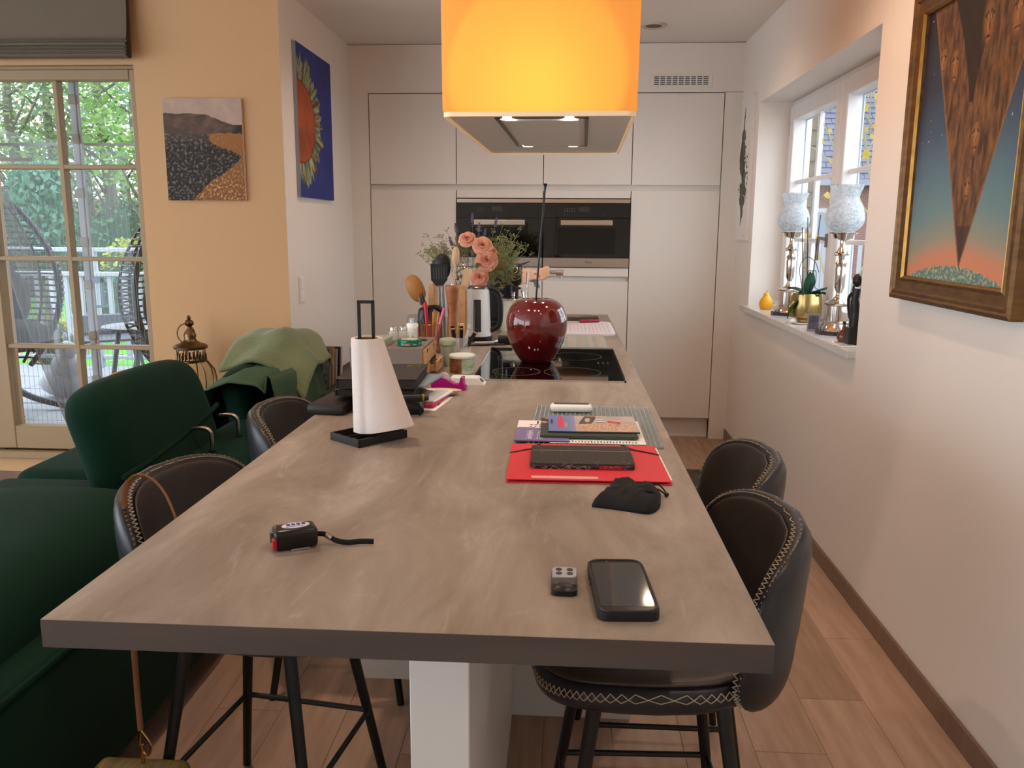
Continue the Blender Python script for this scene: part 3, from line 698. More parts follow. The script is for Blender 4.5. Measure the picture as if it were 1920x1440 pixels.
# ---- plant painting on the right wall beyond the window (faces -X)
onright = lambda loc: Matrix.Translation(loc) @ Matrix(((0, 0, -1, 0), (-1, 0, 0, 0), (0, 1, 0, 0), (0, 0, 0, 1)))
t = thing('plant_canvas', 'white canvas with a dark brushed plant and vertical lettering', 'picture', (XW-.001, 5.655, 1.405))
MB().box(-.02, 0, -.16, .16, 0, .905).obj('stretcher', mat('canvas_white', 'E8E2DC', .8), t)
def plant(u, v):
    w = .02 + .23*sst(.10, .3, v)*(1-sst(.55, .92, v))
    c = .46 + .10*math.sin(v*6) - .1*(1-v)
    k = nz(u*7, v*2.2, 2.2, 4); d = abs(u-c)/max(w*(1+.9*nz(u*3, v*9, 1.5, 2)), .004)
    if .10 < v < .93 and d < 1: return mixc(hexc('3A3A32'), hexc('77756A'), sst(-.1, .5, k)) if v > .28 else mixc(hexc('6A6148'), hexc('3F4A38'), .5+k)
    if .70 < u < .92 and .37 < v < .60:
        if nz(v*46, u*9, 1.0, 3) > .16 and abs(u-.81) < .09: return hexc('3B362F')
    if .72 < u < .85 and .31 < v < .34: return hexc('C98B7A')
    if .80 < u < .92 and .03 < v < .04 and nz(u*60, v*30) > 0: return hexc('6B655E')
    return hexc('EDE8E3')
printed('painting', .32, .905, 70, 200, plant, t, onright((-.0205, .16, 0)), pm)
# ---- large framed painting on the right wall
gilt = mat('gilt_frame', '7A5A34', .38, .55, noise=(14, '5A3F24', 5, (1, 1, 3)))
gilt2 = mat('gilt_inner', 'A8803F', .3, .8, noise=(16, '8A6430', 4))
t = thing('framed_painting', 'tall gilt-framed surreal painting of a carved brown wedge over a glowing globe', 'picture', (XW, 2.608, 1.244))
fw_, fh_ = .405, .985
prof = [(0, .0), (0, .034), (.012, .040), (.018, .034), (.028, .037), (.034, .030), (.060, .024), (.068, .028), (.076, .020), (.078, .012), (.078, 0)]
mw = .078
b = MB(); rings = []
for d, hgt in prof:
    rings.append([(-hgt, -fw_+d, d), (-hgt, fw_-d, d), (-hgt, fw_-d, fh_-d), (-hgt, -fw_+d, fh_-d)])
loft(rings, 0, b).obj('frame', gilt, t)
b = MB(); rings = []
for d, hgt in [(.066, .0245), (.070, .0295), (.077, .021)]:
    rings.append([(-hgt, -fw_+d, d), (-hgt, fw_-d, d), (-hgt, fw_-d, fh_-d), (-hgt, -fw_+d, fh_-d)])
loft(rings, 0, b).obj('inner_moulding', gilt2, t)
faces_ = [(.20, .80, .055, .07), (.33, .77, .05, .085), (.62, .87, .065, .10), (.86, .86, .065, .10), (.60, .50, .05, .075), (.57, .33, .04, .06)]
def surreal(u, v):
    tx, ty = .565, .045
    l = tx - (v-ty)*.52; r = tx + (v-ty)*.56
    n_ = nz(u*3, v*3, 2, 3)
    if v > ty and l < u < r:
        k = nz(u*14, v*4, 2.2, 11) + .5*nz(u*30, v*12, 1.5, 2)
        c = mixc(hexc('3E2618'), hexc('8A5C36'), .45+.75*k)
        m_ = abs((u-l)/(r-l)-.42)
        if v > .62 and m_ < .02+.50*(v-.62): c = mixc(c, hexc('17110E'), .9)
        for fx, fy, fa, fb in faces_:
            dx, dy = (u-fx)/fa, (v-fy)/fb; rr = dx*dx+dy*dy
            if rr < 1:
                f = mixc(hexc('A06A3E'), hexc('54301C'), rr*1.1+.5*k)
                if abs(dy-.24-.10*math.cos(dx*4)) < .055 and .14 < abs(dx) < .66: f = hexc('2A170D')
                elif abs(dy-.12) < .09*(1-((abs(dx)-.36)/.22)**2): f = hexc('C99A68') if abs(abs(dx)-.36) > .09 else hexc('1C100A')
                elif abs(dx) < .07+.09*(dy < -.1) and -.30 < dy < .2: f = hexc('B88252') if dx < .03 else hexc('4A2A18')
                elif abs(dy+.50+.25*dx*dx) < .035 and abs(dx) < .36: f = hexc('20120B')
                elif -.62 < dy < -.5 and abs(dx) < .24: f = hexc('A86A44')
                elif dy > .62: f = hexc('6B4426')
                c = mixc(c, f, .88*(1-rr**3))
            elif rr < 1.25: c = mixc(hexc('341E14'), c, .3+.7*(rr-1)/.25)
        if v < .2: c = mixc(c, hexc('3A2228'), .75)
        if u-l < .012 or r-u < .012: c = mixc(c, hexc('B07B48'), .45)
        return c
    hz_ = .055 - .75*(u-.5)**2*.30 + .004*nz(u*40, v*40)
    if v < hz_: return mixc(hexc('4F7F7A'), hexc('C9B98F'), sst(-.1, .5, nz(u*40, v*60, 1.5, 2)))
    g = v + .20*(u-.55)**2*1.3
    sky_ = [(0.05, 'D88A66'), (.10, 'CE8C6A'), (.16, '9B9683'), (.26, '708E8E'), (.40, '587A88'), (.58, '3C546A'), (.75, '2B364A'), (1.1, '1C1D26')]
    for (a, ca), (b_, cb) in zip(sky_, sky_[1:]):
        if g < b_:
            c = mixc(hexc(ca), hexc(cb), (g-a)/(b_-a) + .12*n_); break
    else: c = hexc('1C1D26')
    if v > .45 and NZ.noise(Vector((u*70, v*80, 3))) > .72: c = hexc('C9CCD2')
    return c
printed('canvas', 2*(fw_-mw), fh_-2*mw, 170, 220, surreal, t, onright((-.0125, fw_-mw, mw)), print_mat('oil_paint', .35))
MB().box(-.011, -.002, -fw_+.02, fw_-.02, .02, fh_-.02).obj('backing', canvas_edge, t)
# ---- light switch on the left wall
t = thing('light_switch', 'white double light switch on the wall below the sunflower painting', 'switch', (XL, 4.675, 1.048))
MB().rbox(0, .009, -.04, .04, 0, .15, .003, 2).obj('plate', white_plastic, t)
for z0 in (.008, .078): MB().rbox(.009, .013, -.032, .032, z0, z0+.064, .002, 1).obj('rocker', white_plastic, t)
# ---- black wall shelf with picture frames
blk_shelf = mat('black_shelf', '1B1B1E', .5)
t = thing('wall_shelf', 'black picture shelf on the left wall behind the sofa end', 'shelf', (XL, 5.12, .50))
MB().rbox(.0, .16, -.72, .70, 0, .05, .003, 1).obj('board', blk_shelf, t)
MB().box(.148, .16, -.72, .70, .05, .066).obj('lip', blk_shelf, t)
for yb_ in (-.6, .6): MB().box(0, .03, yb_-.02, yb_+.02, -.12, 0).obj('bracket', blk_shelf, t)
def book(name, label, y, th, w, h, col, fcol, rz, lean):
    r = thing(name, label, 'frame', (XL+.015, y, .5505), 0, 'picture frames leaning on the black shelf')
    b = MB().rbox(0, w, -th/2, th/2, 0, h, .002, 1).xf(R3(lean, 0, rz)); b.obj('frame', mat('frame_'+col, col, .5), r)
    MB().box(.012, w-.012, -th/2-.001, -th/2+.002, .012, h-.012).xf(R3(lean, 0, rz)).obj('print', mat('frame_face_'+fcol, fcol, .4, noise=(25, '8A8A88', 4)), r)
for i, a in enumerate([('art_card', 'black and white photo card leaning on the shelf end', 4.53, .006, .13, .17, '2B2A2C', '54525A'), ('picture_frame', 'thin grey-blue frame on the shelf beside the photo card', 4.66, .022, .14, .24, '55606E', '3A3230'),
        ('picture_frame', 'tan wooden picture frame on the black shelf', 4.75, .02, .135, .235, 'A8743F', '6A4A2E'), ('picture_frame', 'silver picture frame behind the tan one on the shelf', 4.84, .018, .13, .21, '8F9299', '4A4A4C'),
        ('picture_frame', 'black picture frame between silver and white frames', 4.91, .02, .13, .215, '1A1A1C', '2A2A2A'), ('picture_frame', 'white picture frame with grey mount on the shelf', 4.98, .02, .125, .21, 'D8CFC6', '9AA0A8')]):
    book(a[0], a[1], a[2], a[3], a[4], a[5], a[6], a[7], -.05, -.16)
t = thing('lime_canvas', 'lime green canvas leaning against the wall under the black shelf', 'picture', (XL+.03, 5.15, .01))
MB().box(0, .02, -.60, .55, 0, .46).xf(R3(0, .0, 0)).obj('stretcher', mat('lime_paint', '8A9A3A', .6, noise=(4, '6E8A2E', 5)), t)
# ================================================================= ON THE WORKTOP
Z = ZT
# ---- hob
t = thing('induction_hob', 'black glass induction hob with thin steel frame set in the worktop', 'hob', (-.042, 3.16, Z))
MB().rbox(-.253, .253, -.385, .385, .0003, .0045, .001, 1).obj('glass', black_glass, t)
fr_ = MB()
for a in ((-.258, .258, -.390, -.384), (-.258, .258, .384, .390), (-.258, -.2525, -.39, .39), (.2525, .258, -.39, .39)): fr_.box(a[0], a[1], a[2], a[3], .0001, .0062)
fr_.obj('steel_frame', chrome, t)
ringm = mat('hob_print', '6A6661', .4)
for (px, py, r) in ((-.12, -.22, .085), (.08, -.22, .10), (-.12, .10, .09), (.10, .16, .10)):
    MB().tube([(px+r*math.cos(2*PI*i/48), py+r*math.sin(2*PI*i/48), .0046) for i in range(48)], .0006, 4, closed=True).obj('cooking_zone', ringm, t)
b = MB()
for k in range(3):
    for q in range(2): b.cyl((.18+.018*k, -.02+.03*q, .0045), (.18+.018*k, -.02+.03*q, .0049), .004, n=8)
stuff(b.obj('touch_marks', ringm, t))
# ---- cherry
cherry_m = mat('cherry_glaze', '6A0D10', .12, coat=1., noise=(3, '500A0D', 3))
t = thing('cherry_ornament', 'giant glossy dark red cherry ornament with long black stem on the hob', 'ornament', (-.098, 3.175, Z+.0046))
prof = catmull([(0, 0, 0), (.048, 0, 0), (.063, 0, .007), (.084, 0, .038), (.106, 0, .083), (.1155, 0, .128), (.1150, 0, .168), (.101, 0, .208), (.072, 0, .233), (.036, 0, .241), (.010, 0, .231), (0, 0, .226)], 5)
MB().lathe([(p.x, p.z) for p in prof], 48).obj('fruit', cherry_m, t, 'all')
stp = catmull([(-.004, 0, .215), (.0, 0, .30), (.008, 0, .42), (.018, 0, .55), (.0245, 0, .64), (.026, 0, .664)], 8)
MB().tube(stp, [.0038]*(len(stp)-9) + [.0038+.0005*k for k in range(9)], 12).obj('stem', mat('black_stem', '0D0C0C', .25), t, True)
# ---- smartphone
t = thing('smartphone', 'black smartphone in a rubber case lying beside the key fob', 'phone', (.089, 1.116, Z), .06)
MB().rprism(-.041, .041, -.088, .088, .0, .0125, .013, 6).obj('case', mat('rubber_case', '17181B', .5), t, 30)
MB().rprism(-.0385, .0385, -.0855, .0855, .0125, .0135, .011, 6).obj('bezel', mat('phone_bezel', '0A0A0B', .2), t)
MB().rprism(-.036, .036, -.071, .076, .01345, .0137, .004, 4).obj('screen', mat('phone_screen', '35363A', .07, coat=.5), t)
lip = [(.0395*sgn(math.cos(a), .35), .0865*sgn(math.sin(a), .22), .0132) for a in [2*PI*i/64 for i in range(64)]]
MB().tube(lip, .0022, 6, closed=True).obj('case_lip', mat('rubber_case', '17181B', .5), t, True)
for yy_ in (.02, .04): MB().rbox(-.0428, -.0405, yy_-.007, yy_+.007, .005, .008, .0008, 1).obj('side_button', black_plastic, t)
MB().cyl((-.012, .0805, .0134), (-.012, .0805, .0137), .0022, n=10).obj('camera_lens', mat('lens_grey', '5A5A60', .2), t)
# ---- key fob
t = thing('key_fob', 'small grey remote key fob with four buttons on the worktop', 'remote', (.009, 1.136, Z), .0)
MB().rprism(-.0185, .0185, -.038, .038, .0, .008, .009, 5).obj('base', black_plastic, t, 30)
MB().rprism(-.0175, .0175, .0, .037, .008, .0125, .008, 5).obj('face', mat('fob_grey', 'A7A8AE', .35), t, 30)
for (px, py) in ((-.008, .027), (.008, .027), (-.008, .013), (.008, .013)): MB().lathe([(.0048, 0), (.0045, .001), (0, .0014)], 14, (px, py, .0124)).obj('button', mat('fob_button', '33343A', .4), t, True)
MB().rprism(-.0178, .0178, -.022, .0, .008, .0115, .004, 4).obj('window', mat('smoked_plastic', '4A4740', .1, coat=.6), t, 30)
MB().sphere((0, -.024, .006), .0175, .015, .007, 16, 8).obj('end_cap', black_plastic, t, True)
# ---- tape measure
t = thing('tape_measure', 'black tape measure with red lock button and wrist strap', 'tape measure', (-.423, 1.255, Z), .477)
MB().rbox(-.034, .034, -.021, .021, .001, .034, .007, 3).obj('body', mat('tape_black', '15130F', .25), t, True)
MB().rbox(-.0375, -.031, -.021, -.007, .004, .022, .002, 2).obj('lock_button', mat('tape_red', 'B3122A', .4), t)
MB().lathe([(0, .0008), (1, .0008), (1, 0)], 32, (.002, .002, .0338), sx=.022, sy=.0125).obj('label', mat('label_white', 'D9DAE6', .4), t)
b = MB()
for k in range(4): b.box(-.012+.008*k, -.006+.008*k, .001, .010, .0346, .0349)
b.obj('label_bars', mat('label_blue', '2C3390', .5), t)
MB().box(-.014, .014, -.0045, -.003, .0346, .0349).obj('label_line', mat('label_blue', '2C3390', .5), t)
MB().box(-.0382, -.034, .002, .012, .010, .026).obj('tape_hook', mat('hook_steel', '7FA3A0', .3, .9), t)
MB().box(-.01, .02, -.0225, -.021, .001, .004).obj('belt_clip', chrome, t)
sp = catmull([(.034, .0, .016), (.045, -.004, .015), (.053, -.008, .0115), (.062, -.018, .0065), (.078, -.03, .005), (.098, -.036, .006), (.118, -.042, .005)], 6)
MB().tube(sp, .0045, 8, flat=(1, .35)).obj('strap', mat('strap_black', '141113', .8), t, True)
MB().tube([(.048, -.005, .0135), (.056, -.012, .009)], .0052, 8, flat=(1, .5)).obj('strap_clamp', mat('clamp_tan', 'B89C7A', .3, .7), t, True)
# ---- eyeglass pouch
cloth_black = mat('black_microfibre', '0D0D10', .85, bump=(200, .1))
t = thing('glasses_pouch', 'crumpled black drawstring glasses pouch in front of the red folder', 'pouch', (.125, 1.53, Z))
ol = [(-.065, -.045), (-.05, -.005), (-.03, .05), (-.016, .083), (.01, .086), (.035, .066), (.05, .062), (.068, .040), (.066, .0), (.058, -.045), (.036, -.077), (.0, -.066), (-.03, -.055)]
olc = catmull([(x, y, 0) for x, y in ol] + [(ol[0][0], ol[0][1], 0)], 4)[:-1]; n = len(olc); vs = []; fs = []
for k, rr in enumerate((1., 1.0, .93, .8, .6, .38, .16)):
    zz = (0, .006, .014, .021, .024, .025, .024)[k]
    for i, p in enumerate(olc):
        f = 1+.35*nz(p.x*30*rr, p.y*30*rr, 1, 2)*(k > 1); vs.append((p.x*rr+.004*(1-rr), p.y*rr, zz*f))
for k in range(6):
    for i in range(n): fs.append((k*n+i, k*n+(i+1) % n, (k+1)*n+(i+1) % n, (k+1)*n+i))
fs += [tuple(range(n-1, -1, -1)), tuple(range(6*n, 7*n))]
MB().add(vs, fs).obj('bag', cloth_black, t, 'all')
MB().tube(catmull([(.012, -.050, .021), (.024, -.03, .027), (.046, -.012, .022), (.055, -.03, .014), (.03, -.06, .013), (.015, -.058, .016), (.012, -.05, .021)], 6), .0032, 8).obj('mouth_fold', mat('pouch_inside', '10121C', .9), t, True)
MB().tube(catmull([(.052, .05, .014), (.066, .056, .016), (.076, .042, .010), (.080, .028, .004), (.068, .036, .010), (.055, .046, .013)], 6), .0016, 6).obj('drawstring', cloth_black, t, True)
MB().sphere((.080, .026, .005), .0045).obj('toggle', black_plastic, t, True)
# ---- red folder
red = mat('red_card', 'D9303E', .5)
t = thing('red_folder', 'red elastic-band cardboard folder under the black tablet', 'folder', (.055, 1.768, Z), .02)
MB().rbox(-.166, .168, -.142, .142, .0, .002, .0008, 1).obj('back_cover', red, t)
MB().box(-.15, .170, -.125, .13, .002, .0065).obj('sheets', paper, t)
MB().rbox(-.166, .166, -.142, .142, .0065, .0085, .0008, 1).obj('front_cover', red, t)
el = mat('elastic_black', '1A1416', .8)
MB().tube(catmull([(-.166, .058, .0088), (-.13, .085, .0095), (-.115, .098, .0095), (-.10, .142, .0088)], 5), .0035, 6, flat=(.3, 1)).obj('elastic', el, t)
MB().tube(catmull([(.166, .058, .0088), (.13, .085, .0095), (.11, .100, .0095), (.09, .142, .0088)], 5), .0042, 6, flat=(.3, 1)).obj('elastic', el, t)
st = MB().box(-.115, .020, -.132, -.118, .0085, .0089).obj('label_strip', mat('strip_pale', 'E9C4BC', .6), t)
b = MB()
for k in range(44): b.box(-.112+.003*k, -.1108+.003*k, -.129, -.121, .0089, .0091)
stuff(b.obj('strip_marks', mat('strip_ink', 'C98A88', .6), st))
# ---- worn tablet
t = thing('tablet', 'black tablet in a badly worn folio case lying on the red folder', 'tablet', (.046, 1.778, Z+.0085), .015)
MB().rprism(-.110, .110, -.076, .076, .0, .005, .008, 4).obj('back_cover', mat('folio_maroon', '241216', .6), t)
MB().rprism(-.107, .107, -.0735, .0735, .005, .0085, .008, 4).obj('slab', mat('tablet_edge', '4A4550', .4), t)
fo = mat('folio_black', '2E2924', .6)
MB().rprism(-.110, .110, -.074, .076, .0085, .0115, .010, 5).obj('front_cover', fo, t, 30)
wear = mat('folio_wear', 'A89A92', .9)
b = MB(); random.seed(3)
for k in range(36):
    x, y = random.uniform(-.104, .104), random.choice([random.uniform(-.07, .07), random.uniform(-.073, -.055)]); s_ = random.uniform(.0005, .0016)
    b.box(x, x+s_*2, y, y+s_, .0115, .0117)
x = -.106
while x < .106:
    w_ = random.uniform(.004, .012); y = .030+random.uniform(-.0008, .0008); b.box(x, min(x+w_, .107), y, y+random.uniform(.001, .0024), .0115, .0118); x += w_*.96
stuff(b.obj('wear_marks', wear, t))
MB().box(.035, .085, -.0775, -.0755, .001, .0078).obj('red_tag', mat('tablet_red', '9A1A2A', .5), t)
b = MB()
for k in range(26):
    x = random.uniform(-.10, .10); y = -.0765; p = [(x, y, .006)]
    for q in range(4): p.append((p[-1][0]+random.uniform(-.008, .008), p[-1][1]-random.uniform(-.001, .0022), max(.001, p[-1][2]+random.uniform(-.004, .003))))
    b.tube(p, .00035, 3)
stuff(b.obj('frayed_threads', wear, t))
# ---- glass board with ribs, under the magazines
t = thing('ribbed_glass_board', 'clear ribbed glass board lying under the magazines', 'board', (.085, 2.143, Z), -.02)
frosted = mat('ribbed_glass', 'B9C2C2', .25, alpha=.35)
MB().rprism(-.162, .162, -.228, .228, .0, .004, .006, 3).obj('sheet', frosted, t)
rib = MB().tube([(0, -.226, 0), (0, .226, 0)], .0016, 6).mesh('rib', mat('glass_rib', 'A9C6CF', .15, alpha=.7), True)
for k in range(27):
    o = bpy.data.objects.new('rib', rib); COL.objects.link(o); o.parent = t; o.location = (-.156+.012*k, 0, .0042)
T0 = Z+.0058
t = thing('scraper_case', 'rounded white plastic case with a dark strip on the ribbed glass', 'case', (.028, 2.287, T0), .03)
MB().rbox(-.058, .058, -.024, .024, .0, .020, .0095, 4).obj('body', white_plastic, t, True)
MB().rprism(-.048, .050, -.006, .014, .0198, .0212, .006, 4).obj('dark_strip', mat('strip_grey', '4B4D50', .4), t)
# ---- printed matter stack
t = thing('white_letter', 'white letter sheet at the bottom of the magazine stack', 'letter', (.09, 2.05, T0), .0)
MB().box(-.115, .112, -.122, .118, 0, .0012).obj('sheet', paper, t)
b = MB()
for k in range(26): b.box(-.10+.0075*k, -.097+.0075*k, -.115, -.105+.003*(k % 3), .0012, .0014)
stuff(b.obj('print_marks', mat('ink_grey', '5A5550', .7), t))
ink_l = mat('ink_white', 'F4F0F4', .6)
t = thing('purple_brochure', 'purple and white brochure sticking out beside the magazines', 'brochure', (-.055, 2.036, T0+.0013), .0)
def broch(u, v):
    if v > .62 + .02*math.sin(u*8): return hexc('EDE4E4')
    return hexc('7D6E9C')
printed('cover', .13, .212, 24, 40, broch, t, Matrix.Translation((-.055, -.105, .0031)), pm)
MB().box(-.055, .075, -.105, .107, 0, .003).obj('pages', mat('brochure_edge', '5A4C7C', .6), t)
random.seed(21); b = MB()
for x_, y0_, y1_ in ((-.020, -.088, -.008), (.006, -.088, -.008)):
    y_ = y0_
    while y_ < y1_:
        k_ = random.uniform(.003, .006); b.box(x_-random.uniform(.004, .009), x_-.002, y_, y_+.0018, .0031, .0034); b.box(x_-.006, x_+random.uniform(.0, .009), y_+.002, y_+.002+k_*.4, .0031, .0034); b.box(x_-.005, x_-.003, y_, y_+k_, .0031, .0034); y_ += k_+.002
stuff(b.obj('cover_lettering', ink_l, t))
b = MB()
for k in range(3):
    b.box(-.024+.012*k, -.016+.012*k, .052, .060, .0031, .0034); b.box(-.024+.012*k, -.018+.012*k, .034, .040, .0031, .0034)
b.box(-.006, -.002, .068, .10, .0031, .0034)
stuff(b.obj('small_marks', mat('ink_dark', '3A3440', .7), t))
t = thing('dark_magazine', 'dark green magazine under the colourful one', 'magazine', (.07, 2.05, T0+.0045), .01)
def darkmag(u, v):
    c = mixc(hexc('2E352E'), hexc('39423A'), .5+nz(u*3, v*3, 2, 6))
    if u < .28 and v > .6: c = mixc(hexc('3A2E2A'), hexc('C89A86'), sst(.1, .3, nz(u*8, v*6, 1, 3)))
    return c
printed('cover', .235, .19, 40, 30, darkmag, t, Matrix.Translation((-.12, -.09, .0062)), pm)
MB().box(-.12, .115, -.09, .10, 0, .006).obj('pages', mat('mag_edge_dark', '3B443C', .7), t)
t = thing('travel_magazine', 'colourful magazine with flowers on its cover on top of the stack', 'magazine', (.08, 2.075, T0+.0108), .02)
def travel(u, v):
    c = mixc(hexc('6D7FB8'), hexc('B9AFC0'), sst(.15, .5, u))
    if u > .30: c = mixc(hexc('B8A6A2'), hexc('C6B5AE'), .5+nz(u*3, v*3, 2, 1))
    if .10 < u < .17 and .2 < v < .95: c = hexc('D8305E')
    if .19 < u < .215 and .25 < v < .55: c = hexc('D98B45')
    if .02 < u < .05 and .45 < v < .75: c = hexc('232A4A')
    if .35 < u < .55 and .45 < v < .98 and abs((u-.45)-(v-.7)*.18) < .075: c = hexc('6A4038') if abs((u-.45)-(v-.7)*.18) < .05 else hexc('3A3636')
    if .42 < u < .48 and .6 < v < .85: c = hexc('E8DCD2') if nz(u*60, v*40) > -.1 else c
    if .55 < u < .63 and .55 < v < .97: c = hexc('ECE4DA') if int(v*18) % 2 else hexc('4A4440')
    k = nz(u*14, v*12, 1.6, 8)
    if v < .52-.25*abs(u-.6) and .33 < u < .98 and k > -.12:
        pal = ['C9343C', 'E2C97A', 'F0E6D8', '7A8A44', 'D9803F']; c = hexc(pal[int(abs(nz(u*40, v*34, 1, 4))*19) % 5])
    if .68 < u < .82 and abs(v-.62+.5*(u-.68)) < .07: c = hexc('C23642')
    return c
printed('cover', .222, .172, 110, 80, travel, t, Matrix.Translation((-.111, -.086, .0042)), print_mat('glossy_print', .3))
MB().box(-.111, .111, -.086, .086, 0, .004).obj('pages', mat('mag_edge', '2E3238', .7), t)
# ---- kitchen roll on its stand
t = thing('kitchen_roll_stand', 'black metal kitchen roll stand with rectangular base', 'stand', (-.4645, 1.955, Z), .87)
b = MB()
for a in ((-.072, .072, -.057, -.053), (-.072, .072, .053, .057), (-.072, -.068, -.057, .057), (.068, .072, -.057, .057)): b.box(*a, 0, .019)
b.obj('base_rim', black_metal, t)
for yy_ in (-.035, -.012, .012, .035): MB().box(-.07, .07, yy_-.004, yy_+.004, .002, .006).obj('base_bar', black_metal, t)
MB().box(-.012, .012, -.012, .012, .002, .008).obj('socket', black_metal, t)
b = MB(); hx_ = .0165
for s_ in (-1, 1): b.rbox(s_*hx_-.0035, s_*hx_+.0035, -.006, .006, .004, .336, .001, 1)
b.rbox(-hx_-.0035, hx_+.0035, -.006, .006, .329, .336, .001, 1); b.xf(Matrix.Rotation(-.8, 4, 'Z'))
b.obj('handle', black_metal, t)
tp = mat('kitchen_paper', 'EFE2DC', .95, bump=(160, .35, (1, 1, 4)))
t = thing('kitchen_roll', 'nearly used white kitchen roll with its loose sheet flaring out', 'paper roll', (-.4645, 1.955, Z+.0205))
def roll(u, v):
    a = 2*PI*u; zz = .226*v; d = math.atan2(math.sin(a+.12), math.cos(a+.12))
    k = max(0, math.cos(d))**2.2
    r = .037 + .075*k*(1-v)**.95 + .0008*math.sin(9*a)
    lift = .018*k*(1-v)**3
    return (r*math.cos(a), r*math.sin(a)*(1-.25*k*(1-v)), zz+lift)
b = MB().grid(roll, 56, 24, cu=True)
b.grid(lambda u, v: (.0285*math.cos(2*PI*u), .0285*math.sin(2*PI*u), .226*v), 32, 2, cu=True)
for v in (0., 1.): b.grid(lambda u, w, v=v: tuple(Vector(roll(u, v))*(1-w) + Vector((.0285*math.cos(2*PI*u), .0285*math.sin(2*PI*u), .226*v))*w), 56, 2, cu=True)
b.obj('paper', tp, t, True)
MB().lathe([(.0275, .001), (.0275, .225), (.0255, .225), (.0255, .001), (.0275, .001)], 28).obj('core', mat('cardboard', 'A98A66', .9), t, True)
# ---- pile of notebooks
bk_m = mat('notebook_black', '1D1A17', .45, bump=(300, .05))
def flat(name, label, cat, c, w, d, z0, z1, rz, m, pg=None, r=.004):
    t = thing(name, label, cat, (c[0], c[1], Z+z0), rz); h = z1-z0
    if pg:
        MB().rbox(-w/2, w/2, -d/2, d/2, 0, .003, .001, 1).obj('back_cover', m, t); MB().rbox(-w/2, w/2, -d/2, d/2, h-.003, h, .001, 1).obj('front_cover', m, t)
        MB().box(-w/2+.003, w/2-.004, -d/2+.004, d/2-.004, .003, h-.003).obj('pages', pg, t); MB().box(-w/2, -w/2+.003, -d/2, d/2, .002, h-.002).obj('spine', m, t)
    else: MB().rbox(-w/2, w/2, -d/2, d/2, 0, h, r, 2).obj('body', m, t, True)
    return t
t = flat('leather_case', 'black leather case with rounded corners at the bottom of the notebook pile', 'case', (-.475, 2.315), .18, .20, 0, .040, .05, mat('case_black', '141211', .35), r=.014)
MB().tube(catmull([(.07, -.101, .03), (.09, -.104, .022), (.092, -.10, .010), (.085, -.11, .005)], 4), .004, 6).obj('zip_pull', black_plastic, t, True)
flat('black_wallet', 'soft black wallet lying behind the kitchen roll', 'wallet', (-.632, 2.30), .11, .21, 0, .030, -.1, mat('wallet_black', '211C19', .55), r=.012)
flat('pink_booklet', 'pink booklet slipped between the papers beside the pile', 'booklet', (-.375, 2.40), .05, .18, .0008, .012, -.12, mat('booklet_pink', 'C2305C', .6))
flat('folded_letters', 'folded white letters beside the notebook pile', 'letters', (-.372, 2.42), .055, .17, .0125, .018, -.2, paper, r=.001)
t = flat('white_card', 'white card with a small grey picture lying beside the notebook pile', 'card', (-.372, 2.385), .065, .20, 0, .0007, -.12, paper, r=.0002)
MB().box(.0, .022, -.03, .0, .0007, .0009).obj('picture', mat('card_grey', '6A6A6E', .6), t)
pg = mat('page_edges', '3A332C', .9, noise=(120, '201C18', 2, (1, 1, 40)))
flat('spare_notebook', 'black notebook under the gold-stamped one', 'notebook', (-.52, 2.365), .225, .21, .041, .061, .02, bk_m, pg)
flat('grey_booklet', 'grey and blue booklet between the black notebooks', 'booklet', (-.415, 2.40), .09, .20, .0615, .068, -.15, mat('booklet_grey', '7C8A96', .5))
t = flat('black_notebook', 'thick black notebook with a gold stamp on its cover on top of the pile', 'notebook', (-.512, 2.362), .222, .262, .0685, .098, .035, bk_m, pg)
gold = mat('gold_foil', 'B08A34', .3, .9)
b = MB(); x0, x1, y0, y1, z_ = .055, .092, .068, .108, .0296
for a in ((x0, x1, y0, y0+.002), (x0, x1, y1-.002, y1), (x0, x0+.002, y0, y1), (x1-.002, x1, y0, y1)): b.box(*a, z_, z_+.0004)
b.obj('stamp_border', gold, t)
MB().tube(catmull([(.060, .078, .0299), (.066, .092, .0299), (.072, .080, .0299), (.078, .096, .0299), (.084, .082, .0299), (.088, .094, .0299)], 4), .0011, 5).obj('stamp_emblem', gold, t)
t = thing('fountain_pen', 'thick black fountain pen with gold ring lying on the leather case', 'pen', (-.40, 2.205, Z+.0515), .12)
MB().cyl((-.06, 0, 0), (.025, 0, 0), .0095, .011, 16).obj('barrel', black_plastic, t, True); MB().cyl((.025, 0, 0), (.030, 0, 0), .0115).obj('ring', gold, t, True); MB().cyl((.030, 0, 0), (.042, 0, 0), .0095, .006).obj('cap_end', black_plastic, t, True)
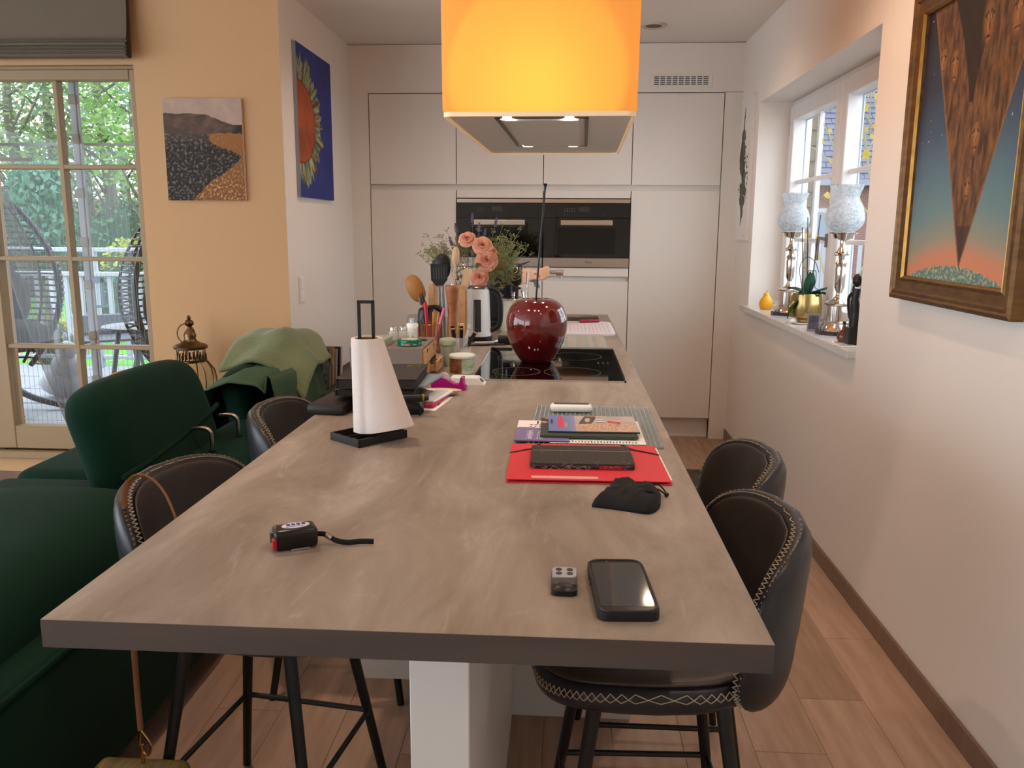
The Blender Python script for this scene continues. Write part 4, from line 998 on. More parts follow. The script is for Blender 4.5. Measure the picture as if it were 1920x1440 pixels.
# ---- chest of mini drawers
CH = .1095                                    # its height
t = thing('mini_drawer_chest', 'grey desk chest with little plywood drawers and tins on top', 'drawers', (-.583, 2.89, Z))
grey_p = mat('chest_grey', '7B7068', .6)
MB().box(-.125, .118, -.155, -.149, 0, CH).box(-.125, .118, .149, .155, 0, CH).box(-.125, .118, -.149, .149, CH-.006, CH).box(-.125, .118, -.149, .149, 0, .005).box(-.125, -.119, -.149, .149, .005, CH-.006).box(-.119, .11, -.149, .149, .044, .049).obj('carcass', grey_p, t)
ply = mat('plywood', 'D0A273', .55, noise=(8, 'C08F60', 5, (1, 1, 7)))
def drawer(y0, y1, z0, z1, out):
    d = MB().rbox(.112+out, .121+out, y0, y1, z0, z1, .0008, 1).obj('drawer', ply, t)
    MB().box(.02+out, .112+out, y0+.004, y0+.009, z0+.003, z1-.012).box(.02+out, .112+out, y1-.009, y1-.004, z0+.003, z1-.012).obj('drawer_side', ply, d)
    MB().lathe([(0, .0002), (.008, .0002), (.008, 0)], 12, (0, 0, 0)).xf(R3(0, PI/2, 0, (.1212+out, (y0+y1)/2, z1-.008))).obj('finger_notch', dark_gap, d)
drawer(-.148, -.001, .050, CH-.008, .003); drawer(.001, .148, .050, CH-.008, .0); drawer(-.148, -.001, .006, .043, .0); drawer(.001, .148, .006, .043, .026)
ZC1 = Z+CH
t = thing('plastic_box', 'translucent greenish plastic lidded box on the drawer chest', 'box', (-.645, 2.83, ZC1))
fr2 = mat('translucent_green', 'B6BBA6', .3, alpha=.75)
MB().rprism(-.052, .052, -.06, .06, 0, .020, .006, 3).obj('body', fr2, t); MB().rprism(-.054, .054, -.062, .062, .0205, .0255, .006, 3).obj('lid', fr2, t)
gm = mat('tin_green', '14735A', .25, .3)
t = thing('green_tin', 'flat round green pastille tin with a small red label', 'tin', (-.520, 2.815, ZC1))
MB().lathe([(0, 0), (.039, 0), (.041, .002), (.041, .012), (.0405, .013)], 36).obj('base', gm, t, True)
MB().lathe([(.0405, .0132), (.042, .0135), (.042, .021), (.040, .0225), (.030, .0225)], 36).obj('lid', gm, t, True)
MB().lathe([(0, .0228), (.030, .0226)], 30).obj('lid_print', mat('lid_cream', 'D8C6A6', .4, noise=(60, 'B98A78', 3)), t, True)
MB().rbox(-.012, .010, -.0420, -.0395, .003, .012, .0006, 1).obj('red_label', mat('tin_red', 'B03A44', .4), t)
text('dolo', .009, mat('tin_print', 'EBC4C0', .5), t, face_cam((-.001, -.0424, .0075))); text('Pasti', .006, mat('tin_print_w', 'BFD9CC', .5), t, Matrix.Rotation(.62, 4, 'Z') @ face_cam((.0, -.0412, .0075)))
t = thing('salt_shaker', 'cut-glass shaker with chrome top on the drawer chest', 'shaker', (-.600, 2.935, ZC1))
MB().lathe([(0, 0), (.015, 0), (.018, .004), (.016, .028), (.012, .036)], 12).obj('glass', mat('cut_glass', 'E4E4E0', .08, alpha=.45), t)
MB().lathe([(.0125, .036), (.013, .044), (.010, .050), (0, .052)], 20).obj('cap', chrome, t, True)
t = thing('pepper_shaker', 'cut-glass shaker standing against the spray bottle', 'shaker', (-.568, 2.95, ZC1))
for ch in [o for o in COL.objects if o.parent and o.parent.name.startswith('salt_shaker')]: dup(ch, parent=t)
t = thing('spray_bottle', 'white aerosol with clear cap, hazard diamonds and red stripe', 'bottle', (-.535, 2.955, ZC1))
MB().lathe([(0, 0), (.020, 0), (.021, .002), (.021, .056), (.018, .061), (.010, .063)], 28).obj('can', white_plastic, t, True)
MB().grid(lambda u, v: (.0213*math.cos(-.35+.55*u), .0213*math.sin(-.35+.55*u), .002+.046*v), 8, 2).obj('red_stripe', mat('aero_red', 'B92A3A', .4), t)
b = MB()
for k in range(26):
    for q in range(12):
        if random.random() < .55: a = -2.5+2.0*q/12; b.box(.0212*math.cos(a)-.0006, .0212*math.cos(a)+.0006, .0213*math.sin(a)-.0003, .0213*math.sin(a)+.0003, .020+.001*k, .0206+.001*k)
stuff(b.obj('small_print', mat('print_grey', '8D857C', .7), t))
for a in (-2.2, -1.35):
    MB().tube([(.0, 0, -.0075), (.0075, 0, 0), (0, 0, .0075), (-.0075, 0, 0)], .0007, 4, closed=True).xf(Matrix.Translation((.0216*math.cos(a), .0216*math.sin(a), .0105)) @ Matrix.Rotation(a+PI/2, 4, 'Z')).obj('hazard_diamond', mat('print_dark', '241F1C', .6), t)
MB().lathe([(.008, .063), (.009, .070), (.010, .077), (0, .0785)], 16).obj('nozzle', white_plastic, t, True)
MB().lathe([(.0205, .0615), (.020, .085), (.016, .090), (0, .0905)], 24).obj('cap', glass('cap_clear', 'E6EAF0', .02), t, True)
t = thing('purple_clip', 'small dark purple clip lying on the drawer chest', 'clip', (-.495, 2.94, ZC1)); MB().rbox(-.012, .014, -.006, .006, 0, .006, .002, 2).obj('body', mat('clip_purple', '3A1E36', .5), t); MB().cyl((-.014, 0, .003), (-.012, 0, .003), .003).obj('pin', chrome, t, True)
# ---- tape dispenser, box, dish, tub and can
mg = mat('magenta_plastic', 'B0137E', .25)
t = thing('tape_dispenser', 'magenta desk tape dispenser beside the white box', 'dispenser', (-.356, 2.60, Z), -.10)
side = [(-.055, 0), (.055, 0), (.055, .012), (.050, .018), (.048, .040), (.040, .042), (.034, .020), (.018, .020), (.002, .030), (-.010, .036), (-.030, .042), (-.048, .040), (-.056, .022)]
b = MB(); n = len(side); vs = [(x, -.014, z) for x, z in side] + [(x, .014, z) for x, z in side]
b.add(vs, [tuple(range(n)), tuple(range(2*n-1, n-1, -1))] + [(i, n+i, n+(i+1) % n, (i+1) % n) for i in range(n)]); b.obj('body', mg, t)
MB().cyl((-.018, -.010, .036), (-.018, .010, .036), .018, n=24).obj('tape_roll', mat('tape_clear', 'E3D8D6', .15, alpha=.6), t, True)
MB().box(.040, .049, -.011, .011, .041, .0435).obj('cutter', chrome, t)
t = thing('white_box', 'flat white wedge-ended box with small print', 'box', (-.303, 2.715, Z))
b = MB(); pr_ = [(-.06, 0), (.052, 0), (.028, .022), (-.06, .022)]; vs = [(x, -.032, z) for x, z in pr_] + [(x, .032, z) for x, z in pr_]
b.add(vs, [(0, 1, 2, 3), (7, 6, 5, 4), (0, 4, 5, 1), (1, 5, 6, 2), (2, 6, 7, 3), (3, 7, 4, 0)]); b.obj('body', white_plastic, t)
b = MB()
for k in range(5): b.box(.030, .046, -.02+.008*k, -.0165+.008*k, 0, .0003)
b.xf(Matrix.Translation((.04, 0, .011+.0006)) @ Matrix.Rotation(math.atan2(.022, .024), 4, 'Y') @ Matrix.Translation((-.038, 0, .0)))
stuff(b.obj('small_print', mat('ink_grey', '5A5550', .7), t))
t = thing('cream_dish', 'small cream boat-shaped dish next to the tape dispenser', 'dish', (-.362, 2.512, Z), -.08)
def dish(u, v):
    a = 2*PI*u; r = [(.0, .002), (.5, .002), (.8, .006), (1., .017), (.96, .017), (.75, .008), (.45, .0045), (0., .0045)][min(int(v*7+.5), 7)]
    return (.052*r[0]*math.cos(a)*(1+.1*(abs(math.cos(a)) > .97)), .026*r[0]*math.sin(a), r[1])
MB().grid(dish, 40, 8, cu=True).obj('bowl', mat('cream_ceramic', 'E3CFB2', .3), t, True); MB().lathe([(.5, 0), (.52, .002)], 24, sx=.05, sy=.024).obj('foot', mat('cream_ceramic', 'E3CFB2', .3), t, True)
t = thing('cocoa_tub', 'round food tub with white lid, half brown and half green label', 'tub', (-.352, 2.915, Z))
MB().lathe([(0, 0), (.043, 0), (.044, .002), (.044, .058)], 40).obj('tub', mat('tub_white', 'D8D6CC', .4), t, True)
def lbl(a0, a1, m, nm): MB().grid(lambda u, v: (.0444*math.cos(a0+(a1-a0)*u), .0444*math.sin(a0+(a1-a0)*u), .003+.052*v), 20, 2).obj(nm, m, t, 'all')
lbl(-PI+.0, -PI/2+.08, mat('label_brown', '4A2A1E', .45, noise=(40, '9A6236', 3)), 'brown_label'); lbl(-PI/2+.08, .4, mat('label_green', '6F8F58', .45, noise=(18, 'D9DDD0', 3, (1, 1, 3))), 'green_label')
MB().lathe([(.046, .056), (.047, .058), (.047, .065), (.044, .067), (.036, .066), (.034, .063), (0, .063)], 40).obj('lid', mat('lid_white', 'E4E4D8', .35), t, True)
t = thing('green_container', 'pale green plastic snack container between chest and tub', 'container', (-.425, 3.075, Z))
cg = mat('sage_plastic', 'A9B39C', .4)
MB().lathe([(0, 0), (.022, 0), (.024, .004), (.028, .074), (.028, .078)], 24, sx=1, sy=1.3).obj('body', cg, t, True); MB().lathe([(.0295, .078), (.031, .080), (.031, .096), (.028, .101), (0, .101)], 24, sx=1, sy=1.3).obj('lid', cg, t, True)
t = thing('shot_glass', 'small clear tumbler behind the cocoa tub', 'glass', (-.352, 3.03, Z))
MB().lathe([(0, .004), (.018, .004), (.021, .072), (.0225, .072), (.0195, 0), (0, 0)], 24).obj('tumbler', mat('tumbler_glass', 'E8ECEC', .03, alpha=.25), t, True); MB().lathe([(.0225, .0715), (.0228, .0725), (.021, .0725)], 24).obj('rim', chrome, t, True)
# ---- tall glass of stick packs
t = thing('stick_glass', 'clear glass holding coffee stick packs', 'glass', (-.407, 3.30, Z))
MB().lathe([(0, .005), (.024, .005), (.032, .04), (.033, .078), (.0345, .078), (.0335, .04), (.026, 0), (0, 0)], 28).obj('glass', mat('tumbler_glass', 'E8ECEC', .03, alpha=.25), t, True)
MB().lathe([(.0332, .0775), (.0347, .0785)], 28).obj('rim', chrome, t, True)
pk = [('black coffee stick pack leaning left in the glass', '16130F', -.016, -.004, -.16), ('black and gold coffee stick pack fanned out of the glass', '2A2014', .010, -.012, .55), ('cream coffee stick pack standing in the glass', 'D9C6AC', .0, .008, .06), ('black lettered coffee stick pack at the glass front', '121212', .008, -.018, .02), ('orange-edged cream stick pack in the glass', 'D99A62', -.002, .014, -.04), ('white stick pack with black end in the glass', 'E4E0D8', .012, .006, .38)]
for i, (lab, c, px, py, tilt) in enumerate(pk):
    r = thing('stick_pack', lab, 'sachet', (-.407+px*.7, 3.30+py*.7, Z+.0062), .2*i, 'coffee stick packs in the glass')
    M_ = R3(.0, tilt, 0)
    MB().rbox(-.008, .008, -.002, .002, 0, .118+.004*(i % 3), .0015, 1).xf(M_).obj('sachet', mat('pack_'+c, c, .3), r)
    MB().box(-.0082, .0082, -.0022, .0022, .104, .109).xf(M_).obj('band', mat('pack_band', ['C9A85A', '8F1F2A', 'B9712E'][i % 3], .4), r)
# ---- pepper mill
t = thing('pepper_mill', 'tall turned wooden pepper mill in front of the utensil block', 'mill', (-.450, 3.40, Z))
mw_ = mat('mill_wood', 'A8693E', .38, noise=(4, '8E5431', 5, (2, 2, 12)))
MB().lathe([(0, 0), (.027, 0), (.027, .05), (.0235, .058), (.022, .063), (.0225, .11), (.0185, .155), (.0205, .198), (.0215, .202)], 28).obj('body', mw_, t, True)
MB().lathe([(.0215, .2025), (.0225, .206), (.0285, .262), (.0292, .272), (.027, .277), (0, .277)], 28).obj('head', mw_, t, True)
MB().cyl((0, 0, .277), (0, 0, .281), .005).obj('knob', chrome, t, True)
# ---- pen cup
cop = mat('copper_wire', 'A8714A', .3, .9)
t = thing('pen_cup', 'copper wire pen cup with red and pink pens', 'pen cup', (-.537, 3.40, Z))
b = MB()
for k in range(30):
    a = 2*PI*k/30; b.cyl((.040*math.cos(a), .040*math.sin(a), 0), (.044*math.cos(a), .044*math.sin(a), .118), .0013, n=5)
stuff(b.obj('wires', cop, t))
for zz, r in ((.002, .040), (.118, .044)): MB().tube([(r*math.cos(2*PI*i/30), r*math.sin(2*PI*i/30), zz) for i in range(30)], .0018, 6, closed=True).obj('ring', cop, t, True)
MB().lathe([(0, 0), (.04, 0), (.04, .002), (0, .002)], 24).obj('bottom', cop, t, True)
pens = [('red marker standing in the copper pen cup', 'C21530', -.012, -.008, -.08, .205, .0075), ('pink pen leaning in the copper pen cup', 'D9739C', .008, -.02, .28, .19, .0065), ('yellow pencil in the copper pen cup', 'E0A020', .004, .01, .03, .165, .004), ('short yellow marker in the copper pen cup', 'D9B52A', -.022, .0, -.05, .132, .006), ('orange-yellow pencil beside the pink pen', 'D9962A', .018, .0, .12, .16, .004), ('dark green pen in the copper pen cup', '17352B', -.026, .014, -.14, .135, .006)]
for i, (lab, c, px, py, tl, ln, r) in enumerate(pens):
    q = thing('pen', lab, 'pen', (-.537+px*.6, 3.40+py, Z+.0035), 0, 'pens in the copper cup'); M_ = R3(.0, tl, 0)
    MB().cyl((0, 0, .002), (0, 0, ln-.03), r*.92, r, 12).xf(M_).obj('barrel', mat('pen_'+c, c, .35), q, True)
    MB().lathe([(r*1.06, ln-.03), (r*1.06, ln-.006), (r*.6, ln), (0, ln)], 12).xf(M_).obj('cap', mat('pen_'+c, c, .35), q, True)
t = thing('horse_figurine', 'black ceramic animal head with pricked ears behind the pen cup', 'figurine', (-.585, 3.56, Z))
bm_ = mat('black_ceramic', '151312', .35)
def head(u, v):
    P = [(0, 0, 0, .045), (0, 0, .06, .04), (-.005, 0, .12, .042), (.0, 0, .165, .040), (.030, 0, .18, .034), (.055, 0, .165, .026), (.07, 0, .15, .015)]
    s = v*(len(P)-1); i = min(int(s), len(P)-2); f = s-i; p = [P[i][k]*(1-f)+P[i+1][k]*f for k in range(4)]; a = 2*PI*u
    return (p[0]+p[3]*math.cos(a)*.8, p[1]+p[3]*math.sin(a), p[2]+.3*p[3]*math.sin(a*0))
b = MB().grid(head, 22, 26, cu=True); b.add([head(j/22, 0) for j in range(22)], [tuple(range(22))]).add([head(j/22, 1) for j in range(22)], [tuple(range(22))])
b.obj('head', bm_, t, 'all')
for s_ in (-1, 1): MB().cyl((-.012, s_*.02, .185), (-.022, s_*.026, .232), .011, .001, 10).obj('ear', bm_, t, True)
# ---- utensil block
t = thing('utensil_block', 'open wooden utensil holder with slatted corners', 'holder', (-.503, 3.665, Z))
b = MB()
for (px, py) in ((-.072, -.05), (.060, -.05), (-.072, .05), (.060, .05)): MB().rbox(px-.006, px+.018, py-.01, py+.01, 0, .262, .002, 1).obj('post', wood_mat, t)
MB().box(-.075, .075, -.056, .056, 0, .008).obj('base', wood_mat, t)
MB().box(-.06, .06, -.0455, -.0435, .008, .26).box(-.06, .06, .0435, .0455, .008, .26).obj('glass_sides', mat('holder_glass', 'DCE2E0', .05, alpha=.15), t)
UX, UY, UZ = -.503, 3.665, Z+.0085
black_ny = mat('black_nylon', '100F0F', .4)
def ut(name, lab, px, py, tx, ty, build, m, handle_r=.006, L_=.27, hm=None):
    r = thing(name, lab, 'utensil', (UX+px, UY+py, UZ), 0, 'utensils in the wooden holder'); M_ = R3(tx, ty, 0)
    MB().cyl((0, 0, .002), (0, 0, L_), handle_r, handle_r*.8, 10).xf(M_).obj('handle', hm or m, r, True)
    build(r, M_, L_)
    return r
def plate(w, h, e, th, m, nm, dz=0., cup=0.):
    def f(r, M_, L_):
        def fn(u, v): return Vector((w*u, .0+cup*(u*u+v*v), L_+h+dz+h*v)), Vector((0, 1, 0))
        pad(fn, th, n=28, e=e).xf(M_).obj(nm, m, r, 'all')
    return f
def turner(r, M_, L_):
    poly = [(-.012, 0), (.012, 0), (.036, .03), (.038, .095), (-.036, .100), (-.036, .03)]
    b = MB(); vs = [(x, -.0015, L_+z) for x, z in poly]+[(x, .0015, L_+z) for x, z in poly]; n = 6
    b.add(vs, [tuple(range(n)), tuple(range(2*n-1, n-1, -1))]+[(i, n+i, n+(i+1) % n, (i+1) % n) for i in range(n)]).xf(M_); b.obj('blade', black_ny, r)
    for k in range(5): MB().box(-.024+.011*k, -.021+.011*k, -.0018, .0018, L_+.035, L_+.085).xf(M_).obj('slot', mat('slot_grey', '4A4744', .5), r)
ut('slotted_turner', 'black slotted turner standing in the wooden holder', -.026, -.03, .0, -.03, turner, black_ny, L_=.245)
ut('serving_spoon', 'black oval serving spoon behind the slotted turner', -.018, .015, -.02, -.03, plate(.036, .055, .9, .006, black_ny, 'bowl', -.01, .008), black_ny, L_=.285)
wsp = mat('spoon_wood', 'C08A50', .5, noise=(5, 'A87440', 4, (1, 1, 8)))
ut('wooden_ladle', 'round brown wooden spoon leaning far out of the holder', -.040, -.01, .0, -.42, plate(.038, .062, .85, .012, mat('ladle_wood', '9A632F', .5, noise=(6, 'B57E42', 4)), 'bowl', -.02, .012), mat('ladle_wood', '9A632F', .5), L_=.215, handle_r=.008)
pale = mat('pale_wood', 'D2B08A', .5)
ut('wooden_spoon', 'long pale wooden spoon upright in the holder', .012, -.02, .0, .06, plate(.017, .042, .9, .007, pale, 'bowl', -.01, .01), pale, L_=.345)
ut('wooden_spatula', 'pale wooden spatula leaning to the kettle side', .03, .0, .0, .17, plate(.017, .050, .75, .005, pale, 'blade', -.01), pale, L_=.24)
def whisk(r, M_, L_):
    for k in range(6):
        a = PI*k/6; pts = []
        for i in range(21):
            s = i/20; w = .036*math.sin(PI*s)**.8*(1 if s < .5 else -1)
            ang = -PI/2+2*PI*0; zz = .125*(1-abs(2*s-1)**1.6); ww = .034*math.sin(2*PI*s)*.9 if False else .034*math.sin(PI*min(1, abs(2*s-1)))*(-1 if s < .5 else 1)
            pts.append((ww*math.cos(a), ww*math.sin(a), L_+zz))
        MB().tube(pts, .0009, 5).xf(M_).obj('wire', chrome, r, True)
ut('whisk', 'steel balloon whisk in the wooden holder', .032, .022, .0, .05, whisk, chrome, L_=.222, handle_r=.007)
# ---- kettle
t = thing('kettle', 'white electric kettle with black handle and dark water gauge', 'kettle', (-.384, 3.80, Z), 0)
kb = mat('kettle_white', 'E6ECF0', .25, 0)
MB().lathe([(0, 0), (.062, 0), (.064, .004), (.064, .020), (.060, .022)], 36).obj('base', black_plastic, t, True)
MB().lathe([(.058, .022), (.058, .03), (.054, .12), (.050, .235), (.048, .236), (0, .236)], 40).obj('body', kb, t, True)
MB().lathe([(.050, .236), (.049, .243), (.038, .249), (0, .250)], 36).obj('lid', mat('lid_steel', '6A625C', .25, .8), t, True)
def gauge(u, v):
    a = -PI/2-.30+.62*u; z_ = .045+.145*v; r = .0585-.045*(z_-.03)*.9+.001*1
    return (r*math.cos(a)*1.0, r*math.sin(a), z_)
MB().grid(gauge, 10, 8).obj('gauge', mat('gauge_dark', '3A3A3E', .15), t, 'all')
b = MB()
for k in range(5): b.box(-.008, .004, -.0555+.0045*k*.45, -.0548+.0045*k*.45, .085+.019*k, .0875+.019*k)
stuff(b.obj('gauge_marks', mat('gauge_marks', 'A8A8AA', .5), t))
MB().tube(catmull([(.040, .0, .238), (.075, -.0, .232), (.098, .0, .200), (.103, .0, .13), (.095, 0, .07), (.058, 0, .045)], 7), .0125, 12, flat=(.9, 1.1)).obj('handle', black_plastic, t, True)
MB().cyl((-.044, 0, .215), (-.062, 0, .232), .014, .008, 12).obj('spout', kb, t, True)
# ---- vase of flowers
t = thing('flower_vase', 'glass vase with peach roses, lavender and airy greenery', 'flowers', (-.445, 4.13, Z))
MB().lathe([(0, 0), (.05, 0), (.052, .004), (.045, .1), (.055, .20), (.058, .20), (.048, .1), (.056, 0)], 28).obj('vase', mat('vase_glass', 'CFE0DC', .05, alpha=.35), t, True)
rose_m = mat('rose_peach', 'F3B295', .7, noise=(20, 'F6C2AA', 3)); rose_in = mat('rose_heart', 'E99A7E', .7, noise=(30, 'F0AC94', 3)); rose_d = mat('rose_coral', 'F0A088', .7, noise=(20, 'F6B8A4', 3))
leafm = mat('leaf_green', '5F7048', .6); leafm2 = mat('dill_green', '8C9462', .7); lavm = mat('lavender', '6A5C80', .8); stem_g = mat('stem_green', '5B6844', .7)
def rose(c, s, ax, m):
    Rm = Matrix.Translation(c) @ Vector((0, 0, 1)).rotation_difference(Vector(ax)).to_matrix().to_4x4() @ Matrix.Scale(s, 4); b = MB()
    for ring in range(9):
        f = ring/8; n = 3+ring//2; rad = .10+.80*f**.9; hgt = .40+.10*math.sin(PI*f)-.34*f**2.2
        for k in range(n):
            a0 = 2*PI*k/n+ring*1.1; jr = random.uniform(-.03, .03); jh = random.uniform(-.05, .05)
            def petal(u, v, a0=a0, rad=rad+jr, hgt=hgt+jh, f=f, n=n):
                a = a0+(u-.5)*2*PI/n*1.45; w = (2*u-1)
                r = rad*(.10+.90*v**.9)*(1-.08*w*w)+.06*f*v**4; z = hgt-.42*(1-v)**1.2+.07*(1-f)*v**3-.16*w*w*v-.16*f*v**5+.05*(1-f)*math.sin(a*3)
                return (r*math.cos(a), r*math.sin(a), z)
            b.grid(petal, 7, 6, mi=1 if ring % 2 == 0 and ring < 8 else 0)
    b.xf(Rm); return b.obj('rose', [m, rose_in], t, 'all')
rose((-.020, -.065, .455), .047, (-.1, -.75, .6), rose_m); rose((.058, -.09, .425), .053, (.1, -.85, .5), rose_m); rose((.080, -.10, .355), .058, (.1, -.95, .25), rose_d)
rose((.095, -.06, .395), .042, (.6, -.6, .4), rose_m); rose((.045, -.11, .275), .047, (.1, -.9, .2), rose_d)
random.seed(11)
for (px, py, pz) in ((-.02, -.06, .43), (.06, -.085, .40), (.08, -.09, .33), (.09, -.05, .37), (.045, -.1, .25)):
    MB().tube([(px*.2, py*.2, .02), (px*.6, py*.6, .2), (px, py, pz)], .0022, 6).obj('rose_stem', stem_g, t, True)
lav = [(-.115, .01, .46), (-.085, .0, .525), (-.003, .02, .575), (.03, .03, .53), (.06, .03, .50), (.115, .04, .555), (.20, .02, .44), (-.20, -.02, .33), (-.155, -.02, .31), (.275, .0, .345)]
for k, (px, py, pz) in enumerate(lav):
    top = Vector((px, py, pz)); mid = Vector((px*.45, py*.5, .27)); drop = k in (7, 8)
    if drop: mid = Vector((px*.7, py, .40)); top = Vector((px, py, pz-.02))
    pts = catmull([(0, 0, .1), mid, top], 8); b = MB().tube(pts, .0011, 5); o = b.obj('lavender_stem', stem_g, t, True)
    b = MB(); d = (pts[-1]-pts[-5]).normalized(); ln = .07
    for q in range(9):
        p = pts[-1]-d*(ln*q/9); w = .0065*(.5+.5*math.sin(PI*(q+1)/10)) if q < 6 else .004
        if q in (6,): continue
        for e in range(4):
            a = e*PI/2+q; off = Vector((math.cos(a), math.sin(a), .3))*w*.6; b.sphere(p+off, w*.75, nu=6, nv=5)
    b.obj('lavender_head', lavm, o, True)
def airy(c, rx, ry, rz, n, m, name):
    b = MB()
    for k in range(n):
        p = Vector((c[0]+random.gauss(0, rx), c[1]+random.gauss(0, ry), c[2]+random.gauss(0, rz))); base = Vector((c[0]*.3, c[1]*.3, .22))
        q = p + (base-p)*random.uniform(.15, .3); b.tube([q, p], .0008, 3)
        for e in range(5):
            d = Vector((random.uniform(-1, 1), random.uniform(-1, 1), random.uniform(-.2, 1)))*.016; b.tube([p, p+d], .0006, 3); w = .0026
            if random.random() < .75: b.add([p+d+Vector((-w, 0, -w)), p+d+Vector((w, 0, -w)), p+d+Vector((w, 0, w)), p+d+Vector((-w, 0, w))], [(0, 1, 2, 3)])
    return stuff(b.obj(name, m, t))
airy((.155, -.01, .37), .045, .05, .055, 190, leafm2, 'dill_sprays'); airy((.13, -.03, .30), .05, .05, .04, 120, mat('umbel_ochre', '9A8A50', .7), 'seed_heads'); airy((-.10, .0, .40), .06, .04, .03, 110, mat('wax_flower', '8A7F5E', .7), 'wax_flowers'); airy((.06, .03, .40), .06, .04, .03, 80, leafm, 'greenery'); airy((-.18, -.02, .375), .03, .03, .02, 40, leafm2, 'side_sprig')
for k in range(12):
    a = random.uniform(-2.6, .2); p = Vector((.06+.10*math.cos(a), -.05+.05*math.sin(a), random.uniform(.25, .36))); d = Vector((math.cos(a), math.sin(a)*.5-.3, -.3)).normalized()
    def lf(u, v, p=p, d=d): s = Vector((-d.y, d.x, 0)).normalized(); return tuple(p + d*(.06*u) + s*(.014*math.sin(PI*u)**.8*(2*v-1)) + Vector((0, 0, -.012*u*u+.004*(2*v-1)**2)))
    MB().grid(lf, 8, 4).obj('leaf', leafm, t, 'all')
# ---- coffee machine and canister
t = thing('coffee_machine', 'black espresso machine with chrome wand behind the vase', 'coffee machine', (-.30, 4.47, Z))
MB().rbox(-.10, .06, -.09, .09, 0, .31, .02, 4).obj('body', black_plastic, t, True)
MB().rbox(.0, .085, -.14, -.02, .215, .325, .018, 4).obj('brew_head', mat('machine_gloss', '15171A', .2), t, True)
MB().lathe([(0, .0), (.020, .0), (.023, .008), (.018, .012)], 20, (0, 0, 0)).xf(R3(PI/2, 0, 0, (.045, -.14, .30))).obj('badge', chrome, t, True)
MB().cyl((.045, -.10, .12), (.045, -.10, .215), .02, .024, 16).obj('brew_group', black_plastic, t, True)
MB().tube(catmull([(.07, -.10, .20), (.085, -.12, .195), (.095, -.12, .16), (.10, -.12, .09)], 6), .006, 8).obj('steam_wand', chrome, t, True)
MB().cyl((.115, -.10, .08), (.115, -.10, .28), .006).obj('side_rod', chrome, t, True)
MB().rbox(-.09, .12, -.16, .09, 0, .03, .006, 2).obj('drip_tray', black_plastic, t)
t = thing('canister', 'cream enamel canister with glass-topped steel lid behind the kettle', 'canister', (-.248, 4.20, Z))
MB().lathe([(0, 0), (.062, 0), (.064, .004), (.064, .150), (.061, .153)], 36).obj('body', mat('cream_enamel', 'E0DCC4', .3), t, True)
MB().lathe([(.063, .153), (.066, .156), (.063, .163), (.035, .170), (0, .172)], 36).obj('lid', chrome, t, True); MB().lathe([(0, .172), (.009, .172), (.006, .182), (.011, .192), (0, .196)], 16).obj('knob', chrome, t, True)
# ---- tap with cloth
t = thing('kitchen_tap', 'chrome kitchen tap with long horizontal spout over the sink', 'tap', (-.33, 4.80, Z))
MB().cyl((0, 0, 0), (0, 0, .012), .026, n=20).obj('base', chrome, t, True); MB().cyl((0, 0, .012), (0, 0, .285), .019, n=20).obj('column', chrome, t, True)
MB().cyl((.0, 0, .262), (.33, -.06, .262), .0125, n=16).obj('spout', chrome, t, True); MB().cyl((.29, -.053, .262), (.33, -.06, .262), .0165, n=16).cyl((.315, -.057, .25), (.315, -.057, .232), .008).obj('aerator', steel, t, True)
t = thing('dish_cloth', 'pale peach dish cloth draped over the tap spout', 'cloth', (-.20, 4.775, Z+.20))
def cl(u, v):
    x = -.08+.20*u; s = (v-.5)*2; zz = .083 - .10*abs(s)**1.4*(1-.55*u) + .008*math.sin(u*13+v*3); yy_ = -.02*u*1.2 + .028*s + .006*math.sin(u*17)
    return (x - .03*abs(s)*(1-u), yy_, zz + .012*math.sin(u*9)*(1-abs(s)))
thick(cl, 26, 20, .004, mat('peach_cloth', 'EBC3A8', .9, bump=(80, .4)), 'cloth', t)
def cl2(u, v): return (.035+.03*u+.004*math.sin(v*9), -.035-.006*v, .055-.075*v+.006*math.sin(u*5))
thick(cl2, 8, 10, .003, mat('cloth_blue', '7C8494', .9), 'corner', t)
# ---- drying mat, knife, glass board
t = thing('drying_mat', 'white quilted drying mat with fine grid lines beside the sink', 'mat', (.03, 4.305, Z))
MB().rprism(-.225, .228, -.275, .27, 0, .009, .05, 6).obj('mat', mat('mat_white', 'DAD6DC', .9, bump=(60, .3)), t, 30)
b = MB()
for k in range(22): b.box(-.20+.019*k, -.198+.019*k, -.25, .24, .0089, .0094)
for k in range(24): b.box(-.215, .215, -.25+.021*k, -.2485+.021*k, .0089, .0094)
stuff(b.obj('grid_lines', mat('mat_line', 'B9A9B0', .9), t))
t = thing('paring_knife', 'small knife with dark red handle on the drying mat', 'knife', (.10, 4.50, Z+.0097), .40)
MB().rbox(-.01, .105, -.011, .011, 0, .016, .006, 3).obj('handle', mat('knife_red', '9A1A34', .35), t, True); MB().prism([(-.13, -.002), (-.01, -.010), (-.01, .010), (-.08, .009)], .005, .0065).obj('blade', chrome, t)
t = thing('glass_board', 'glass worktop saver with pastel striped print', 'board', (.0, 3.785, Z))
def strp(u, v):
    c = [hexc('9AA8A6'), hexc('B8A08E'), hexc('8FB0AC'), hexc('C4B4A4'), hexc('7FA0A4'), hexc('BFA68F'), hexc('A8B4B0')]
    return mixc(c[int(u*21) % 7], hexc('C9C6BE'), .35+.3*nz(u*3, v*20, 1, 2))
printed('print', .39, .38, 84, 20, strp, t, Matrix.Translation((-.195, -.19, .0046)), print_mat('glass_print', .12))
MB().rprism(-.197, .197, -.192, .192, .0008, .0044, .012, 3).obj('glass', mat('board_glass', 'B6D2CC', .1), t)
